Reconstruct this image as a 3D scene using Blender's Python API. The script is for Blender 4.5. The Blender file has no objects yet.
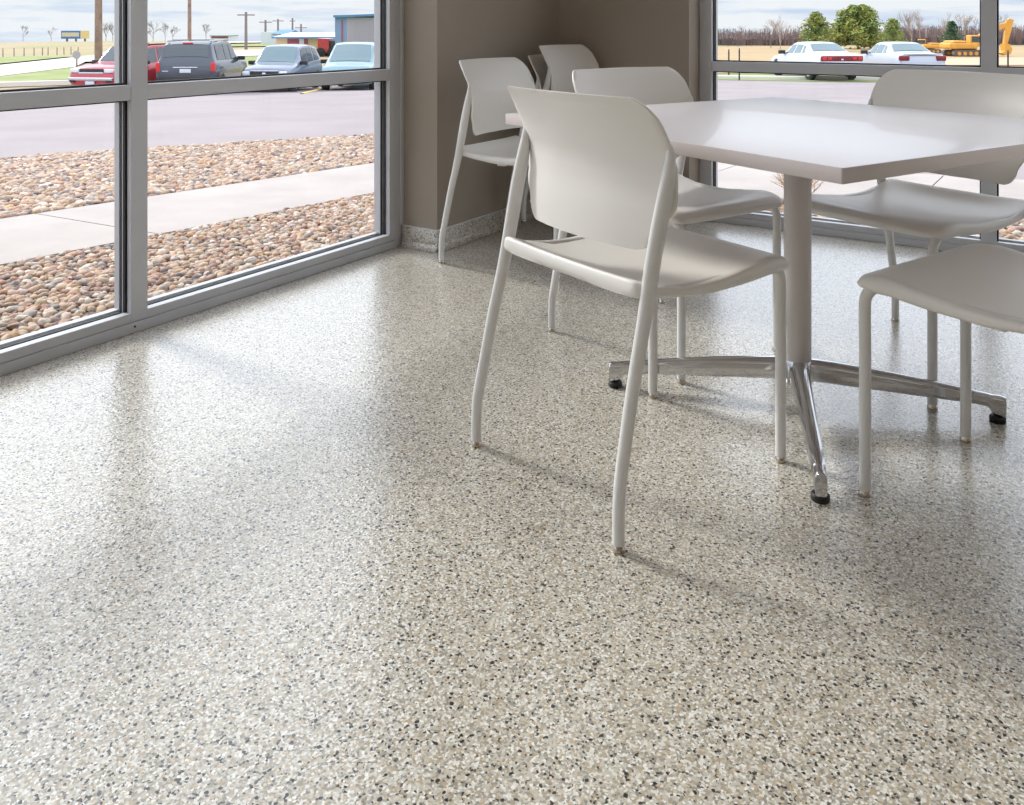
import bpy, bmesh, math, random
from mathutils import Vector, Matrix, noise
R = math.radians
SC = bpy.context.scene
COL = SC.collection
TH = R(32.94)
F, CX, Y0, H = 866.0, 512.0, 27.0, 0.98
CT, ST = math.cos(TH), math.sin(TH)
rnd = random.Random(7)

# ------------------------------------------------------------------ helpers
def lin(c):
    c = c / 255.0
    return c / 12.92 if c <= 0.04045 else ((c + 0.055) / 1.055) ** 2.4
def rgb(r, g, b): return (lin(r), lin(g), lin(b), 1.0)
def rot(X, Y): return (CT * X - ST * Y, ST * X + CT * Y)      # survey axes -> room axes
def gz(x, y):                                                # outdoor ground height
    return max(min(0.011 + 0.0276 * x - 0.0297 * y, -0.10), -1.36)
def ray(px, Y, z=None): 
    x, y = rot((px - CX) / F * Y, Y)
    return Vector((x, y, gz(x, y) if z is None else z))
def gnd(px, py):                                             # place on the ground
    Y = 5.0
    for _ in range(60):
        p = ray(px, Y)
        Y = 0.5 * Y + 0.5 * F * (H - p.z) / (py - Y0)
    return ray(px, Y)
def bearing(p, q): return math.atan2(q.y - p.y, q.x - p.x)

def mat(name, col, rough=0.5, metal=0.0, coat=0.0, spec=0.5, bump=None, var=None):
    m = bpy.data.materials.new(name); m.use_nodes = True
    nt = m.node_tree; b = nt.nodes['Principled BSDF']
    b.inputs['Base Color'].default_value = col
    b.inputs['Roughness'].default_value = rough
    b.inputs['Metallic'].default_value = metal
    b.inputs['Coat Weight'].default_value = coat
    b.inputs['Specular IOR Level'].default_value = spec
    tc = nt.nodes.new('ShaderNodeTexCoord')
    if var:                                                   # var = (scale, colour2, amount)
        n = nt.nodes.new('ShaderNodeTexNoise'); n.inputs['Scale'].default_value = var[0]; n.inputs['Detail'].default_value = 5
        nt.links.new(tc.outputs['Object'], n.inputs['Vector'])
        r = nt.nodes.new('ShaderNodeMapRange'); r.inputs[1].default_value = 0.35; r.inputs[2].default_value = 0.65
        r.inputs[4].default_value = var[2]
        nt.links.new(n.outputs['Fac'], r.inputs[0])
        mx = nt.nodes.new('ShaderNodeMixRGB'); mx.inputs[1].default_value = col; mx.inputs[2].default_value = var[1]
        nt.links.new(r.outputs[0], mx.inputs[0]); nt.links.new(mx.outputs[0], b.inputs['Base Color'])
    if bump:                                                  # bump = (scale, strength, distance)
        n2 = nt.nodes.new('ShaderNodeTexNoise'); n2.inputs['Scale'].default_value = bump[0]; n2.inputs['Detail'].default_value = 3
        nt.links.new(tc.outputs['Object'], n2.inputs['Vector'])
        bp = nt.nodes.new('ShaderNodeBump'); bp.inputs['Strength'].default_value = bump[1]; bp.inputs['Distance'].default_value = bump[2]
        nt.links.new(n2.outputs['Fac'], bp.inputs['Height']); nt.links.new(bp.outputs[0], b.inputs['Normal'])
    return m

def obj(name, bm, m, parent=None, smooth=None, loc=None):
    me = bpy.data.meshes.new(name)
    bmesh.ops.recalc_face_normals(bm, faces=bm.faces)
    bm.to_mesh(me); bm.free()
    if smooth is not None:
        for p in me.polygons: p.use_smooth = True
        if smooth < 179:
            me.set_sharp_from_angle(angle=R(smooth))
    if m: 
        for x in (m if isinstance(m, (list, tuple)) else [m]): me.materials.append(x)
    o = bpy.data.objects.new(name, me); COL.objects.link(o)
    if parent: o.parent = parent
    if loc: o.location = loc
    return o
def tag(o, label=None, cat=None, group=None, kind=None):
    if label: o['label'] = label
    if cat: o['category'] = cat
    if group: o['group'] = group
    if kind: o['kind'] = kind
    return o
def empty(name, loc=(0, 0, 0), rz=0.0):
    o = bpy.data.objects.new(name, None); COL.objects.link(o)
    o.empty_display_size = 0.1
    o.location = loc; o.rotation_euler = (0, 0, rz); return o
def copy_tree(o, parent=None):
    c = o.copy(); COL.objects.link(c)
    if parent: c.parent = parent
    for ch in [q for q in bpy.data.objects if q.parent == o]: copy_tree(ch, c)
    return c

def box(bm, x0, x1, y0, y1, z0, z1, bev=0.0, M=None):
    vs = [bm.verts.new((x, y, z)) for z in (z0, z1) for y in (y0, y1) for x in (x0, x1)]
    fs = [bm.faces.new([vs[i] for i in q]) for q in ((0,2,3,1),(4,5,7,6),(0,1,5,4),(2,6,7,3),(0,4,6,2),(1,3,7,5))]
    es = list({e for f in fs for e in f.edges})
    if bev:
        r = bmesh.ops.bevel(bm, geom=es, offset=bev, segments=2, affect='EDGES', profile=0.6)
        allv = {v for f in r['faces'] for v in f.verts} | {v for v in vs if v.is_valid}
    else: allv = set(vs)
    if M is not None:
        for v in allv: v.co = M @ v.co
    return bm
def BX(*a, **k): return box(bmesh.new(), *a, **k)

def sweep(bm, pts, radii, n=12, up=None, cap=True):
    """tube along pts; radii = r or (ra, rb) per point (ra across, rb along second axis)"""
    pts = [Vector(p) for p in pts]; rings = []
    k = len(pts)
    ref = Vector(up) if up else None
    for i, p in enumerate(pts):
        d = (pts[min(i + 1, k - 1)] - pts[max(i - 1, 0)]).normalized()
        if ref is None:
            ref = Vector((1, 0, 0)) if abs(d.x) < 0.9 else Vector((0, 1, 0))
        a = (ref - d * ref.dot(d)).normalized(); b = d.cross(a)
        if not up: ref = a
        r = radii[i] if isinstance(radii, (list, tuple)) else radii
        ra, rb = r if isinstance(r, (list, tuple)) else (r, r)
        rings.append([bm.verts.new(p + a * math.cos(2*math.pi*j/n) * ra + b * math.sin(2*math.pi*j/n) * rb) for j in range(n)])
    for i in range(k - 1):
        for j in range(n):
            bm.faces.new((rings[i][j], rings[i][(j+1) % n], rings[i+1][(j+1) % n], rings[i+1][j]))
    if cap and n > 2:
        bm.faces.new(rings[0][::-1]); bm.faces.new(rings[-1])
    return bm
def TUBE(*a, **k): return sweep(bmesh.new(), *a, **k)
def smoothpath(P, sub=4):
    """Catmull-Rom through tuples of any length"""
    out = []
    for i in range(len(P) - 1):
        p0, p1, p2, p3 = P[max(i-1, 0)], P[i], P[i+1], P[min(i+2, len(P)-1)]
        for s in range(sub):
            t = s / sub
            out.append(tuple(0.5 * (2*b + (c - a)*t + (2*a - 5*b + 4*c - d)*t*t + (3*b - a - 3*c + d)*t**3) for a, b, c, d in zip(p0, p1, p2, p3)))
    out.append(tuple(P[-1])); return out
def interp(tab, x):
    if x <= tab[0][0]: return tab[0][1]
    for (a, va), (b, vb) in zip(tab, tab[1:]):
        if x <= b:
            t = (x - a) / (b - a); t = t*t*(3-2*t)*0.35 + t*0.65
            return va + (vb - va) * t
    return tab[-1][1]
def solid_grid(bm, top, bot):
    """closed shell from two grids of equal size"""
    n, m = len(top), len(top[0])
    T = [[bm.verts.new(p) for p in r] for r in top]; B = [[bm.verts.new(p) for p in r] for r in bot]
    for i in range(n-1):
        for j in range(m-1):
            bm.faces.new((T[i][j], T[i][j+1], T[i+1][j+1], T[i+1][j]))
            bm.faces.new((B[i][j], B[i+1][j], B[i+1][j+1], B[i][j+1]))
    loop = [(0, j) for j in range(m)] + [(i, m-1) for i in range(1, n)] + [(n-1, j) for j in range(m-2, -1, -1)] + [(i, 0) for i in range(n-2, 0, -1)]
    L = len(loop)
    mid = []
    cen = sum((Vector(p) for r in top for p in r), Vector()) / (n*m)
    for (i, j) in loop:
        a, b = T[i][j].co, B[i][j].co; c = (a + b) / 2
        ii = min(max(i, 1), n-2); jj = min(max(j, 1), m-2)
        d = (a - T[ii][jj].co); 
        if d.length > 1e-9: c = c + d.normalized() * (a-b).length * 0.22
        mid.append(bm.verts.new(c))
    for k in range(L):
        i, j = loop[k]; i2, j2 = loop[(k+1) % L]
        bm.faces.new((T[i][j], T[i2][j2], mid[(k+1) % L], mid[k]))
        bm.faces.new((mid[k], mid[(k+1) % L], B[i2][j2], B[i][j]))
    return bm

# ------------------------------------------------------------------ materials
def floor_material():
    m = bpy.data.materials.new('flake_epoxy'); m.use_nodes = True; nt = m.node_tree
    b = nt.nodes['Principled BSDF']; L = nt.links.new; N = nt.nodes.new
    tc = N('ShaderNodeTexCoord')
    def vor(scale, seed):
        mp = N('ShaderNodeMapping'); mp.inputs['Location'].default_value = (seed, seed*1.7, seed*.3)
        L(tc.outputs['Object'], mp.inputs['Vector'])
        nz = N('ShaderNodeTexNoise'); nz.inputs['Scale'].default_value = scale*.9; L(mp.outputs[0], nz.inputs['Vector'])
        ad = N('ShaderNodeMixRGB'); ad.blend_type = 'LINEAR_LIGHT'; ad.inputs[0].default_value = 0.0022*220/scale
        L(mp.outputs[0], ad.inputs[1]); L(nz.outputs['Color'], ad.inputs[2])
        v = N('ShaderNodeTexVoronoi'); v.inputs['Scale'].default_value = scale; v.voronoi_dimensions = '3D'
        L(ad.outputs[0], v.inputs['Vector'])
        s = N('ShaderNodeSeparateColor'); L(v.outputs['Color'], s.inputs[0]); return v, s
    v1, s1 = vor(285, 3.1)
    cr = N('ShaderNodeValToRGB'); cr.color_ramp.interpolation = 'CONSTANT'; e = cr.color_ramp.elements
    stops = [(0, rgb(187,182,171)), (.2, rgb(216,213,205)), (.36, rgb(164,155,138)), (.52, rgb(197,189,174)), (.66, rgb(145,141,132)), (.78, rgb(182,162,134)), (.86, rgb(230,228,224)), (.935, rgb(84,81,78)), (.968, rgb(26,25,26))]
    e[0].position, e[0].color = stops[0]; e[1].position, e[1].color = stops[1]
    for p, c in stops[2:]:
        q = e.new(p); q.color = c
    L(s1.outputs[0], cr.inputs[0])
    v2, s2 = vor(132, 9.4)
    lt = N('ShaderNodeMath'); lt.operation = 'LESS_THAN'; lt.inputs[1].default_value = 0.095; L(s2.outputs[1], lt.inputs[0])
    ld = N('ShaderNodeMath'); ld.operation = 'LESS_THAN'; ld.inputs[1].default_value = 0.40; L(v2.outputs['Distance'], ld.inputs[0])
    mu = N('ShaderNodeMath'); mu.operation = 'MULTIPLY'; L(lt.outputs[0], mu.inputs[0]); L(ld.outputs[0], mu.inputs[1])
    mx = N('ShaderNodeMixRGB'); mx.inputs[2].default_value = rgb(30, 29, 31); L(mu.outputs[0], mx.inputs[0]); L(cr.outputs[0], mx.inputs[1])
    L(mx.outputs[0], b.inputs['Base Color'])
    b.inputs['Roughness'].default_value = 0.32
    b.inputs['Coat Weight'].default_value = 1.0; b.inputs['Coat Roughness'].default_value = 0.08; b.inputs['Coat IOR'].default_value = 1.5
    nb = N('ShaderNodeTexNoise'); nb.inputs['Scale'].default_value = 95; nb.inputs['Detail'].default_value = 3; L(tc.outputs['Object'], nb.inputs['Vector'])
    bp = N('ShaderNodeBump'); bp.inputs['Strength'].default_value = 0.36; bp.inputs['Distance'].default_value = 0.003
    L(nb.outputs['Fac'], bp.inputs['Height']); L(bp.outputs[0], b.inputs['Normal']); L(bp.outputs[0], b.inputs['Coat Normal'])
    return m
M = {}
M['floor'] = floor_material()
M['wall'] = mat('taupe_paint', rgb(158,147,134), 0.85, bump=(220, .15, .001), var=(3, rgb(152,141,128), .5))
M['wall_light'] = mat('light_wall_paint', rgb(214,208,198), 0.85)
M['ceiling'] = mat('ceiling_white', rgb(232,230,226), 0.9)
M['alu'] = mat('anodised_aluminium', rgb(196,196,199), 0.42, metal=0.2, var=(6, rgb(188,188,192), .5))
M['alu_light'] = mat('bright_aluminium', rgb(220,222,225), 0.35, metal=0.2)
M['gasket'] = mat('rubber_gasket', rgb(34,34,38), 0.6)
M['screw'] = mat('dark_screw', rgb(40,40,42), 0.5, metal=.5)
M['chair'] = mat('chair_polymer', rgb(224,220,214), 0.38, bump=(900, .06, .0004))
M['chair_metal'] = mat('chair_painted_steel', rgb(216,214,211), 0.34)
M['glide'] = mat('nickel_glide', rgb(190,180,165), 0.25, metal=1.0)
M['laminate'] = mat('table_laminate', rgb(208,204,208), 0.33, coat=0.25)
M['edge'] = mat('table_edge_band', rgb(196,186,184), 0.4)
M['column'] = mat('table_column_paint', rgb(205,198,194), 0.35)
M['chrome'] = mat('polished_aluminium', rgb(205,205,208), 0.10, metal=1.0)
M['black_rubber'] = mat('black_rubber', rgb(26,26,26), 0.55)

def glass_material():
    m = bpy.data.materials.new('clear_glass'); m.use_nodes = True; nt = m.node_tree; nt.nodes.clear(); N = nt.nodes.new; L = nt.links.new
    o = N('ShaderNodeOutputMaterial'); mx = N('ShaderNodeMixShader'); t = N('ShaderNodeBsdfTransparent'); g = N('ShaderNodeBsdfGlossy')
    t.inputs[0].default_value = (.97, .985, .98, 1); g.inputs['Roughness'].default_value = 0.0
    f = N('ShaderNodeFresnel'); f.inputs[0].default_value = 1.35
    ge = N('ShaderNodeNewGeometry'); iv = N('ShaderNodeMath'); iv.operation = 'SUBTRACT'; iv.inputs[0].default_value = 1; L(ge.outputs['Backfacing'], iv.inputs[1])
    ml = N('ShaderNodeMath'); ml.operation = 'MULTIPLY'; L(f.outputs[0], ml.inputs[0]); L(iv.outputs[0], ml.inputs[1])
    L(ml.outputs[0], mx.inputs[0]); L(t.outputs[0], mx.inputs[1]); L(g.outputs[0], mx.inputs[2]); L(mx.outputs[0], o.inputs[0]); return m
M['glass'] = glass_material()

# ------------------------------------------------------------------ room shell
XL, YR = -2.531, 4.22          # interior faces of the two glazed walls
XR, YB, ZC = 4.9, -3.6, 2.75
HEAD = 2.6
def struct(name, bm, m, smooth=None):
    o = obj(name, bm, m, smooth=smooth); o['kind'] = 'structure'; return o
struct('floor', BX(XL-.14, XR, YB, YR+.14, -.12, 0), M['floor'])
struct('ceiling', BX(XL-.14, XR, YB, YR+.14, ZC, ZC+.12), M['ceiling'])
struct('wall_back', BX(XL-.14, XR, YB-.12, YB, -.12, ZC+.12), M['wall_light'])
struct('wall_right', BX(XR, XR+.12, YB-.12, YR+.14, -.12, ZC+.12), M['wall_light'])
bm = BX(XL-.14, XL, YB, YR+.14, HEAD, ZC)
struct('wall_left', bm, M['wall'])                            # header above the left glazing
struct('wall_front', BX(-1.598, XR, YR, YR+.14, HEAD, ZC), M['wall'])
# pier and alcove
PX, PY0, BY, RX = -2.337, 3.004, 4.08, -1.598
struct('wall_pier', BX(XL-.16, PX, PY0, BY, -.02, ZC-.001), M['wall'])
struct('wall_alcove', BX(XL-.16, RX, BY, YR+.14, -.02, ZC-.001), M['wall'])
# cove base of the same flake flooring
def cove(name, a, b, n):
    """base along a->b, n = inward normal"""
    a, b, n = Vector((*a, 0)), Vector((*b, 0)), Vector((*n, 0))
    prof = [(0.0, .088), (.006, .088), (.008, .084), (.008, .03), (.011, .018), (.018, .008), (.028, .002), (.034, .0012), (0.0, .0012)]
    bm = bmesh.new()
    A = [bm.verts.new(a + n*p + Vector((0, 0, q))) for p, q in prof]; B = [bm.verts.new(b + n*p + Vector((0, 0, q))) for p, q in prof]
    for i in range(len(prof)): bm.faces.new((A[i], A[(i+1) % len(prof)], B[(i+1) % len(prof)], B[i]))
    bm.faces.new(A); bm.faces.new(B[::-1])
    o = struct(name, bm, M['floor'], 60)
    bm = bmesh.new(); a2 = a + n*.0; b2 = b + n*.0
    q = [(0, .088), (0, .0915), (.0085, .0915), (.0085, .088)]
    A = [bm.verts.new(a2 + n*p + Vector((0, 0, z))) for p, z in q]; B = [bm.verts.new(b2 + n*p + Vector((0, 0, z))) for p, z in q]
    for i in range(4): bm.faces.new((A[i], A[(i+1) % 4], B[(i+1) % 4], B[i]))
    bm.faces.new(A); bm.faces.new(B[::-1])
    obj('cap_strip', bm, M['alu_light'], parent=o); return o
cove('baseboard_pier', (XL+.004, PY0), (PX+.0085, PY0), (0, -1))
cove('baseboard_left', (PX, PY0-.0085), (PX, BY), (1, 0))
cove('baseboard_front', (PX, BY), (RX, BY), (0, -1))

M['fill_emitter'] = bpy.data.materials.new('fill_emission'); M['fill_emitter'].use_nodes = True  # glowing face of the added fill panels
_b = M['fill_emitter'].node_tree.nodes['Principled BSDF']; _b.inputs['Emission Color'].default_value = (1, .96, .91, 1); _b.inputs['Emission Strength'].default_value = 0.9
for i, (lx, ly) in enumerate([(-1.1, -2.4), (1.1, -2.4), (3.3, -2.4), (-1.1, -.3), (1.1, -.3), (3.3, -.3)]):  # unseen panels added overhead to brighten the interior
    t = empty('fill_panel', (lx, ly, ZC)); tag(t, 'unseen rectangular panel added under the white ceiling to fill the room with light', 'fill light', 'added fill light panels')
    fm = bmesh.new()
    for a in ((-.62, .62, -.32, -.30), (-.62, .62, .30, .32), (-.62, -.60, -.30, .30), (.60, .62, -.30, .30)): box(fm, *a, -.02, -.0005, .002)
    obj('frame', fm, M['alu_light'], t); obj('fill_emitter', BX(-.60, .60, -.30, .30, -.012, -.0005), M['fill_emitter'], t)

# glazed walls, built in a local frame: u along the wall, w = depth outward, z up
def glazing(name, to, u_edges, u0, u1, rz0, rz1, jamb0=False, jamb1=False, screw_at=None):
    root = empty(name); root['kind'] = 'structure'
    def ub(bm, a0, a1, w0, w1, z0, z1, bev=.0015):
        c = bmesh.new(); box(c, a0, a1, w0, w1, z0, z1, bev)
        for v in c.verts: v.co = to(v.co)
        me = bpy.data.meshes.new('t'); c.to_mesh(me); c.free(); bm.from_mesh(me); bpy.data.meshes.remove(me); return bm
    MW = .059
    D = .092
    # verticals
    for u in u_edges:
        bm = bmesh.new(); ub(bm, u, u+MW, 0, .022, .0345, HEAD); ub(bm, u+.004, u+MW-.004, .022, .046, .0345, HEAD, 0)
        ub(bm, u, u+MW, .066, D, .0345, HEAD)
        ub(bm, u+.006, u+MW-.006, .046, .066, .0345, HEAD, 0)
        ub(bm, u-.006, u+MW+.006, .0365, .0405, .0345, HEAD, 0)
        mo = obj('mullion', bm, M['alu'], root)
        bm = bmesh.new()
        for (a, b) in ((u-.006, u+.004), (u+MW-.004, u+MW+.006)):
            ub(bm, a, b, .024, .034, .0345, HEAD, 0); ub(bm, a, b, .0425, .05, .0345, HEAD, 0)
        obj('gasket', bm, M['gasket'], mo)
    # jamb pieces at the ends
    ends = []
    if jamb0: ends.append((u0, u0+.064, +1))
    if jamb1: ends.append((u1-.040, u1, -1))
    for a, b, s in ends:
        bm = bmesh.new(); ub(bm, a, b, 0, .022, .0345, HEAD); ub(bm, a, b, .022, .046, .0345, HEAD, 0); ub(bm, a, b, .066, D, .0345, HEAD); ub(bm, a, b, .046, .066, .0345, HEAD, 0)
        mo = obj('jamb', bm, M['alu'], root)
        e = b if s > 0 else a
        bm = bmesh.new()
        for w0, w1 in ((.024, .034), (.0425, .05)): ub(bm, min(e, e+s*.006), max(e, e+s*.006), w0, w1, .0345, HEAD, 0)
        obj('gasket', bm, M['gasket'], mo)
    cuts = sorted([(u, u+MW) for u in u_edges] + ([(u0, u0+.064)] if jamb0 else []) + ([(u1-.04, u1)] if jamb1 else []))
    if not jamb0: cuts = [(u0-.01, u0)] + cuts
    if not jamb1: cuts = cuts + [(u1, u1+.01)]
    for (a0, a1), (b0, b1) in zip(cuts, cuts[1:]):
        if b0 - a1 < .1: continue
        bm = bmesh.new(); ub(bm, a1, b0, .001, .045, rz0, rz1, .002); ub(bm, a1, b0, .066, D-.002, rz0, rz1, .002); ub(bm, a1, b0, .045, .066, rz0+.006, rz1-.006, 0)
        rl = obj('rail', bm, M['alu'], root)
        bm = bmesh.new()
        for z in (rz1, rz0-.006):
            ub(bm, a1, b0, .028, .036, z, z+.006, 0); ub(bm, a1, b0, .0425, .05, z, z+.006, 0)
        obj('gasket', bm, M['gasket'], rl)
        for z0, z1 in ((.062, rz0), (rz1, HEAD-.03)):
            bm = bmesh.new(); ub(bm, a1-.002, b0+.002, .0515, .0575, z0-.004, z1+.004, 0)
            obj('glass_pane', bm, M['glass'], root)
        bm = bmesh.new(); ub(bm, a1, b0, 0, D, HEAD-.04, HEAD-.001, .002); obj('head_rail', bm, M['alu'], root)
        # sill: stepped extrusion
        bm = bmesh.new()
        ub(bm, a1, b0, 0, .030, .0335, .062, .0015)
        ub(bm, a1, b0, .030, .068, .0335, .052, 0)
        ub(bm, a1, b0, .066, D, .0335, .064, .0015)
        sl = obj('sill', bm, M['alu'], root)
        bm = bmesh.new(); ub(bm, a1, b0, .031, .0365, .052, .058, 0); ub(bm, a1, b0, .044, .050, .052, .060, 0)
        obj('gasket', bm, M['gasket'], sl)
    bm = bmesh.new(); ub(bm, u0, u1, -.007, D+.01, .0005, .0328, .0015)
    ub(bm, u0, u1, .002, D, .0328, .0345, 0)
    sub = obj('base_channel', bm, M['alu'], root)
    if screw_at:
        bm = bmesh.new(); c = to(Vector((screw_at, -.0066, .020))); d = to(Vector((screw_at, -.0090, .020)))
        sweep(bm, [c, d], .0035, 10); obj('screw', bm, M['screw'], sub)
    return root
lw = glazing('window_1', lambda v: Vector((XL - v.y, v.x, v.z)), [1.664 - 1.25*k for k in range(0, 5)], YB+.001, 2.954, .745, .794, jamb1=True, screw_at=1.672)
bm = BX(XL-.10, XL-.004, 2.954, 3.004, .0, HEAD, .001); box(bm, XL-.004, XL+.006, 2.984, 3.003, .092, HEAD, .002); 
struct('trim_1', bm, M['alu'])
rw = glazing('window_2', lambda v: Vector((v.x, YR + v.y, v.z)), [-.333 + 1.25*k for k in range(0, 4)], -1.597, XR-.001, .757, .806, jamb0=True)

# ------------------------------------------------------------------ chairs
def chair_parts(parent):
    # backrest shell
    zs = [.530, .5315, .535, .541, .550, .562, .576, .59, .605, .62, .64, .66, .68, .70, .72, .74, .755, .77, .785, .80, .81, .82, .829, .836, .8405, .8425]
    edge_t = [(.53, -.116), (.56, -.115), (.60, -.112), (.65, -.106), (.70, -.108), (.75, -.127), (.79, -.148), (.82, -.168), (.843, -.187)]
    def hw(z):
        w = .2455
        if z < .62: w -= .028 * (lambda t: t*t*(3-2*t))(min(1, (.62-z)/.045))
        if z > .775: w -= .048 * (1 - math.sqrt(max(0, 1-((z-.775)/.0685)**2)))
        if z < .590: w -= .055 * (1 - math.sqrt(max(0, 1-((.590-z)/.0602)**2)))
        return w
    NU = 28; front = []; back = []
    for z in zs:
        w = hw(z); te = interp(edge_t, z)
        bow = .046 + (.034-.046) * (z-.53)/.31
        r1, r2 = [], []
        for j in range(NU+1):
            u = -1 + 2*j/NU; s = u*w
            t = te - bow*(1-min(1, abs(s)/.2455)**2.2)
            r1.append((s, t, z)); r2.append((s, t-.0085, z+ (-.0005)))
        front.append(r1); back.append(r2)
    bm = bmesh.new(); solid_grid(bm, front, back)
    obj('backrest', bm, M['chair'], parent, 60)
    # seat
    ts = [-.204, -.202, -.197, -.188, -.17, -.145, -.11, -.07, -.03, .01, .05, .09, .13, .165, .195, .222, .243, .257, .266, .271, .273]
    edge_z = [(-.204, .482), (-.199, .488), (-.175, .483), (-.14, .470), (-.06, .457), (.03, .458), (.12, .468), (.19, .477), (.23, .474), (.257, .464), (.273, .449)]
    bot_z = [(-.204, .4535), (-.17, .447), (-.10, .438), (0, .4285), (.10, .430), (.2, .436), (.273, .438)]
    top, bot = [], []
    for t in ts:
        w = .232 + .004 * math.sin((t+.2)/.46*math.pi)
        if t < -.17: w -= .012*(1-math.sqrt(max(0, 1-((-.17-t)/.0341)**2)))
        if t > .235: w -= .022*(1-math.sqrt(max(0, 1-((t-.235)/.0382)**2)))
        r1, r2 = [], []
        for j in range(25):
            u = -1+2*j/24; a = abs(u)
            # squash columns towards the rim for a rounded shoulder
            s = math.copysign(1-(1-a)**1.5, u)*w if a < 1 else u*w
            fr = abs(s)/w
            ez = interp(edge_z, t)
            k = max(0.0, min(1.0, (t+.204)/.03))
            kf = max(0.0, min(1.0, (.273-t)/.10))
            dish = .019*(1-fr**2.4)*k*kf
            should = .006*max(0, (fr-.93)/.07)**2
            z = ez - dish - should
            z += .006*(1-fr**2)*(1-kf)
            b = interp(bot_z, t) + .004*fr**8
            r1.append((s, t, max(z, b+.004))); r2.append((s*.985, t, b - .002))
        top.append(r1); bot.append(r2)
    bm = bmesh.new(); solid_grid(bm, top, bot)
    obj('seat', bm, M['chair'], parent, 60)
    # rear legs running up into the back uprights
    for s in (-1, 1):
        P = [(.248, -.266, .013, .0118, .0118), (.248, -.2655, .07, .012, .012), (.2475, -.262, .115, .0122, .0125), (.2455, -.252, .165, .0122, .013),
             (.243, -.225, .29, .0126, .0138), (.241, -.197, .40, .013, .015), (.240, -.183, .46, .0135, .0165), (.240, -.168, .53, .0140, .0175), (.242, -.152, .60, .0140, .0178),
             (.243, -.1375, .66, .013, .0165), (.2435, -.127, .71, .0105, .012), (.243, -.126, .738, .007, .007), (.2425, -.128, .75, .002, .002)]
        Q = smoothpath(P, 4)
        bm = TUBE([(s*q[0], q[1], q[2]) for q in Q], [(q[3], q[4]) for q in Q], 14, up=(1, 0, 0))
        lg = obj('leg', bm, M['chair_metal'], parent, 60)
        bm = TUBE([(s*.248, -.266, .0), (s*.248, -.266, .004), (s*.248, -.266, .009), (s*.248, -.266, .016)], [.0125, .0135, .0115, .008], 14)
        obj('foot_glide', bm, M['glide'], lg, 40)
        P = [(.205, .260, .012), (.205, .260, .15), (.205, .260, .30), (.2055, .260, .395), (.206, .256, .418), (.207, .244, .434), (.208, .225, .442), (.21, .12, .4445), (.214, 0, .4445), (.218, -.10, .450), (.222, -.170, .462)]
        Q = smoothpath(P, 4)
        bm = TUBE([(s*q[0], q[1], q[2]) for q in Q], .0122, 14, up=(1, 0, 0))
        lg = obj('leg', bm, M['chair_metal'], parent, 60)
        bm = TUBE([(s*.205, .260, .0), (s*.205, .260, .004), (s*.205, .260, .009), (s*.205, .260, .016)], [.0125, .0135, .0115, .008], 14)
        obj('foot_glide', bm, M['glide'], lg, 40)
    bm = TUBE([(-.21, .10, .434), (.21, .10, .434)], .009, 10)
    box(bm, -.20, -.185, -.02, .02,   .419, .434, .002); box(bm, .185, .20, -.02, .02, .419, .434, .002)
    obj('seat_support', bm, M['chair_metal'], parent, 60)
CP = dict(A=(.2764,1.9763,55.23), B=(.4844,2.7163,144.8), C=(1.1887,2.5374,-122.58), D=(1.057,1.7196,-35.25), E=(.0657,3.6590,122.94))
CL = dict(A='white plastic chair in the foreground, its back turned to the camera',
          B='white plastic chair at the far left side of the table, seen from its front',
          C='white plastic chair between the table and the right-hand window',
          D='white plastic chair at the right edge of the picture showing only seat and front legs',
          E='white plastic chair standing side-on beside the taupe corner pier')
proto = None
def place_chair(x, y, z, heading, label):
    global proto
    if proto is None:
        proto = empty('stacking_chair'); chair_parts(proto); o = proto
    else: o = copy_tree(proto)
    o.location = (x, y, z); o.rotation_euler = (0, 0, -heading)
    tag(o, label, 'chair', 'white plastic chairs'); return o
for k in 'ABCDE':
    X, Y, a = CP[k]; x, y = rot(X, Y)
    place_chair(x, y, 0, R(a) - TH, CL[k])
gx, gy = -2.005, 3.76
place_chair(gx, gy, 0, R(90), 'white plastic chair, the shaded lower one of the pair stacked in the alcove corner')
place_chair(gx+.062, gy, .048, R(90), 'white plastic chair, the upper one of the pair stacked in the alcove corner')

# ------------------------------------------------------------------ table
tx, ty = rot(.7442, 2.2564); ta = -(R(57.857) - TH)
tb = empty('cafe_table', (tx, ty, 0), ta)
tag(tb, 'square white laminate table on one column with a four-legged polished base', 'table')
hs = .554
bm = BX(-hs, hs, -hs, hs, .708, .737)
ve = [e for e in bm.edges if abs(e.verts[0].co.z - e.verts[1].co.z) > .02]
bmesh.ops.bevel(bm, geom=ve, offset=.004, segments=3, affect='EDGES', profile=.5)
te = [e for e in bm.edges if len(e.link_faces) == 2 and abs(e.link_faces[0].normal.z - e.link_faces[1].normal.z) > .5]
bmesh.ops.recalc_face_normals(bm, faces=bm.faces)
te = [e for e in bm.edges if (abs(e.link_faces[0].normal.z) > .9) != (abs(e.link_faces[1].normal.z) > .9)]
bmesh.ops.bevel(bm, geom=te, offset=.002, segments=2, affect='EDGES', profile=.5)
for f in bm.faces: f.material_index = 0 if f.normal.z > .9 else 1
obj('tabletop', bm, [M['laminate'], M['edge']], tb, 35)
bm = TUBE([(0, 0, .112), (0, 0, .114), (0, 0, .30), (0, 0, .690), (0, 0, .692)], [.033, .0345, .0345, .0345, .033], 32)
obj('column', bm, M['column'], tb, 50)
bm = BX(-.16, .16, -.16, .16, .692, .708, .003)
for a in range(4):
    MM = Matrix.Rotation(R(45+90*a), 4, 'Z'); box(bm, .02, .36, -.018, .018, .680, .7075, .003, MM)
obj('mounting_plate', bm, M['column'], tb)
bm = TUBE([(0, 0, .055), (0, 0, .06), (0, 0, .108), (0, 0, .118)], [.034, .038, .038, .034], 24)
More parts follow.
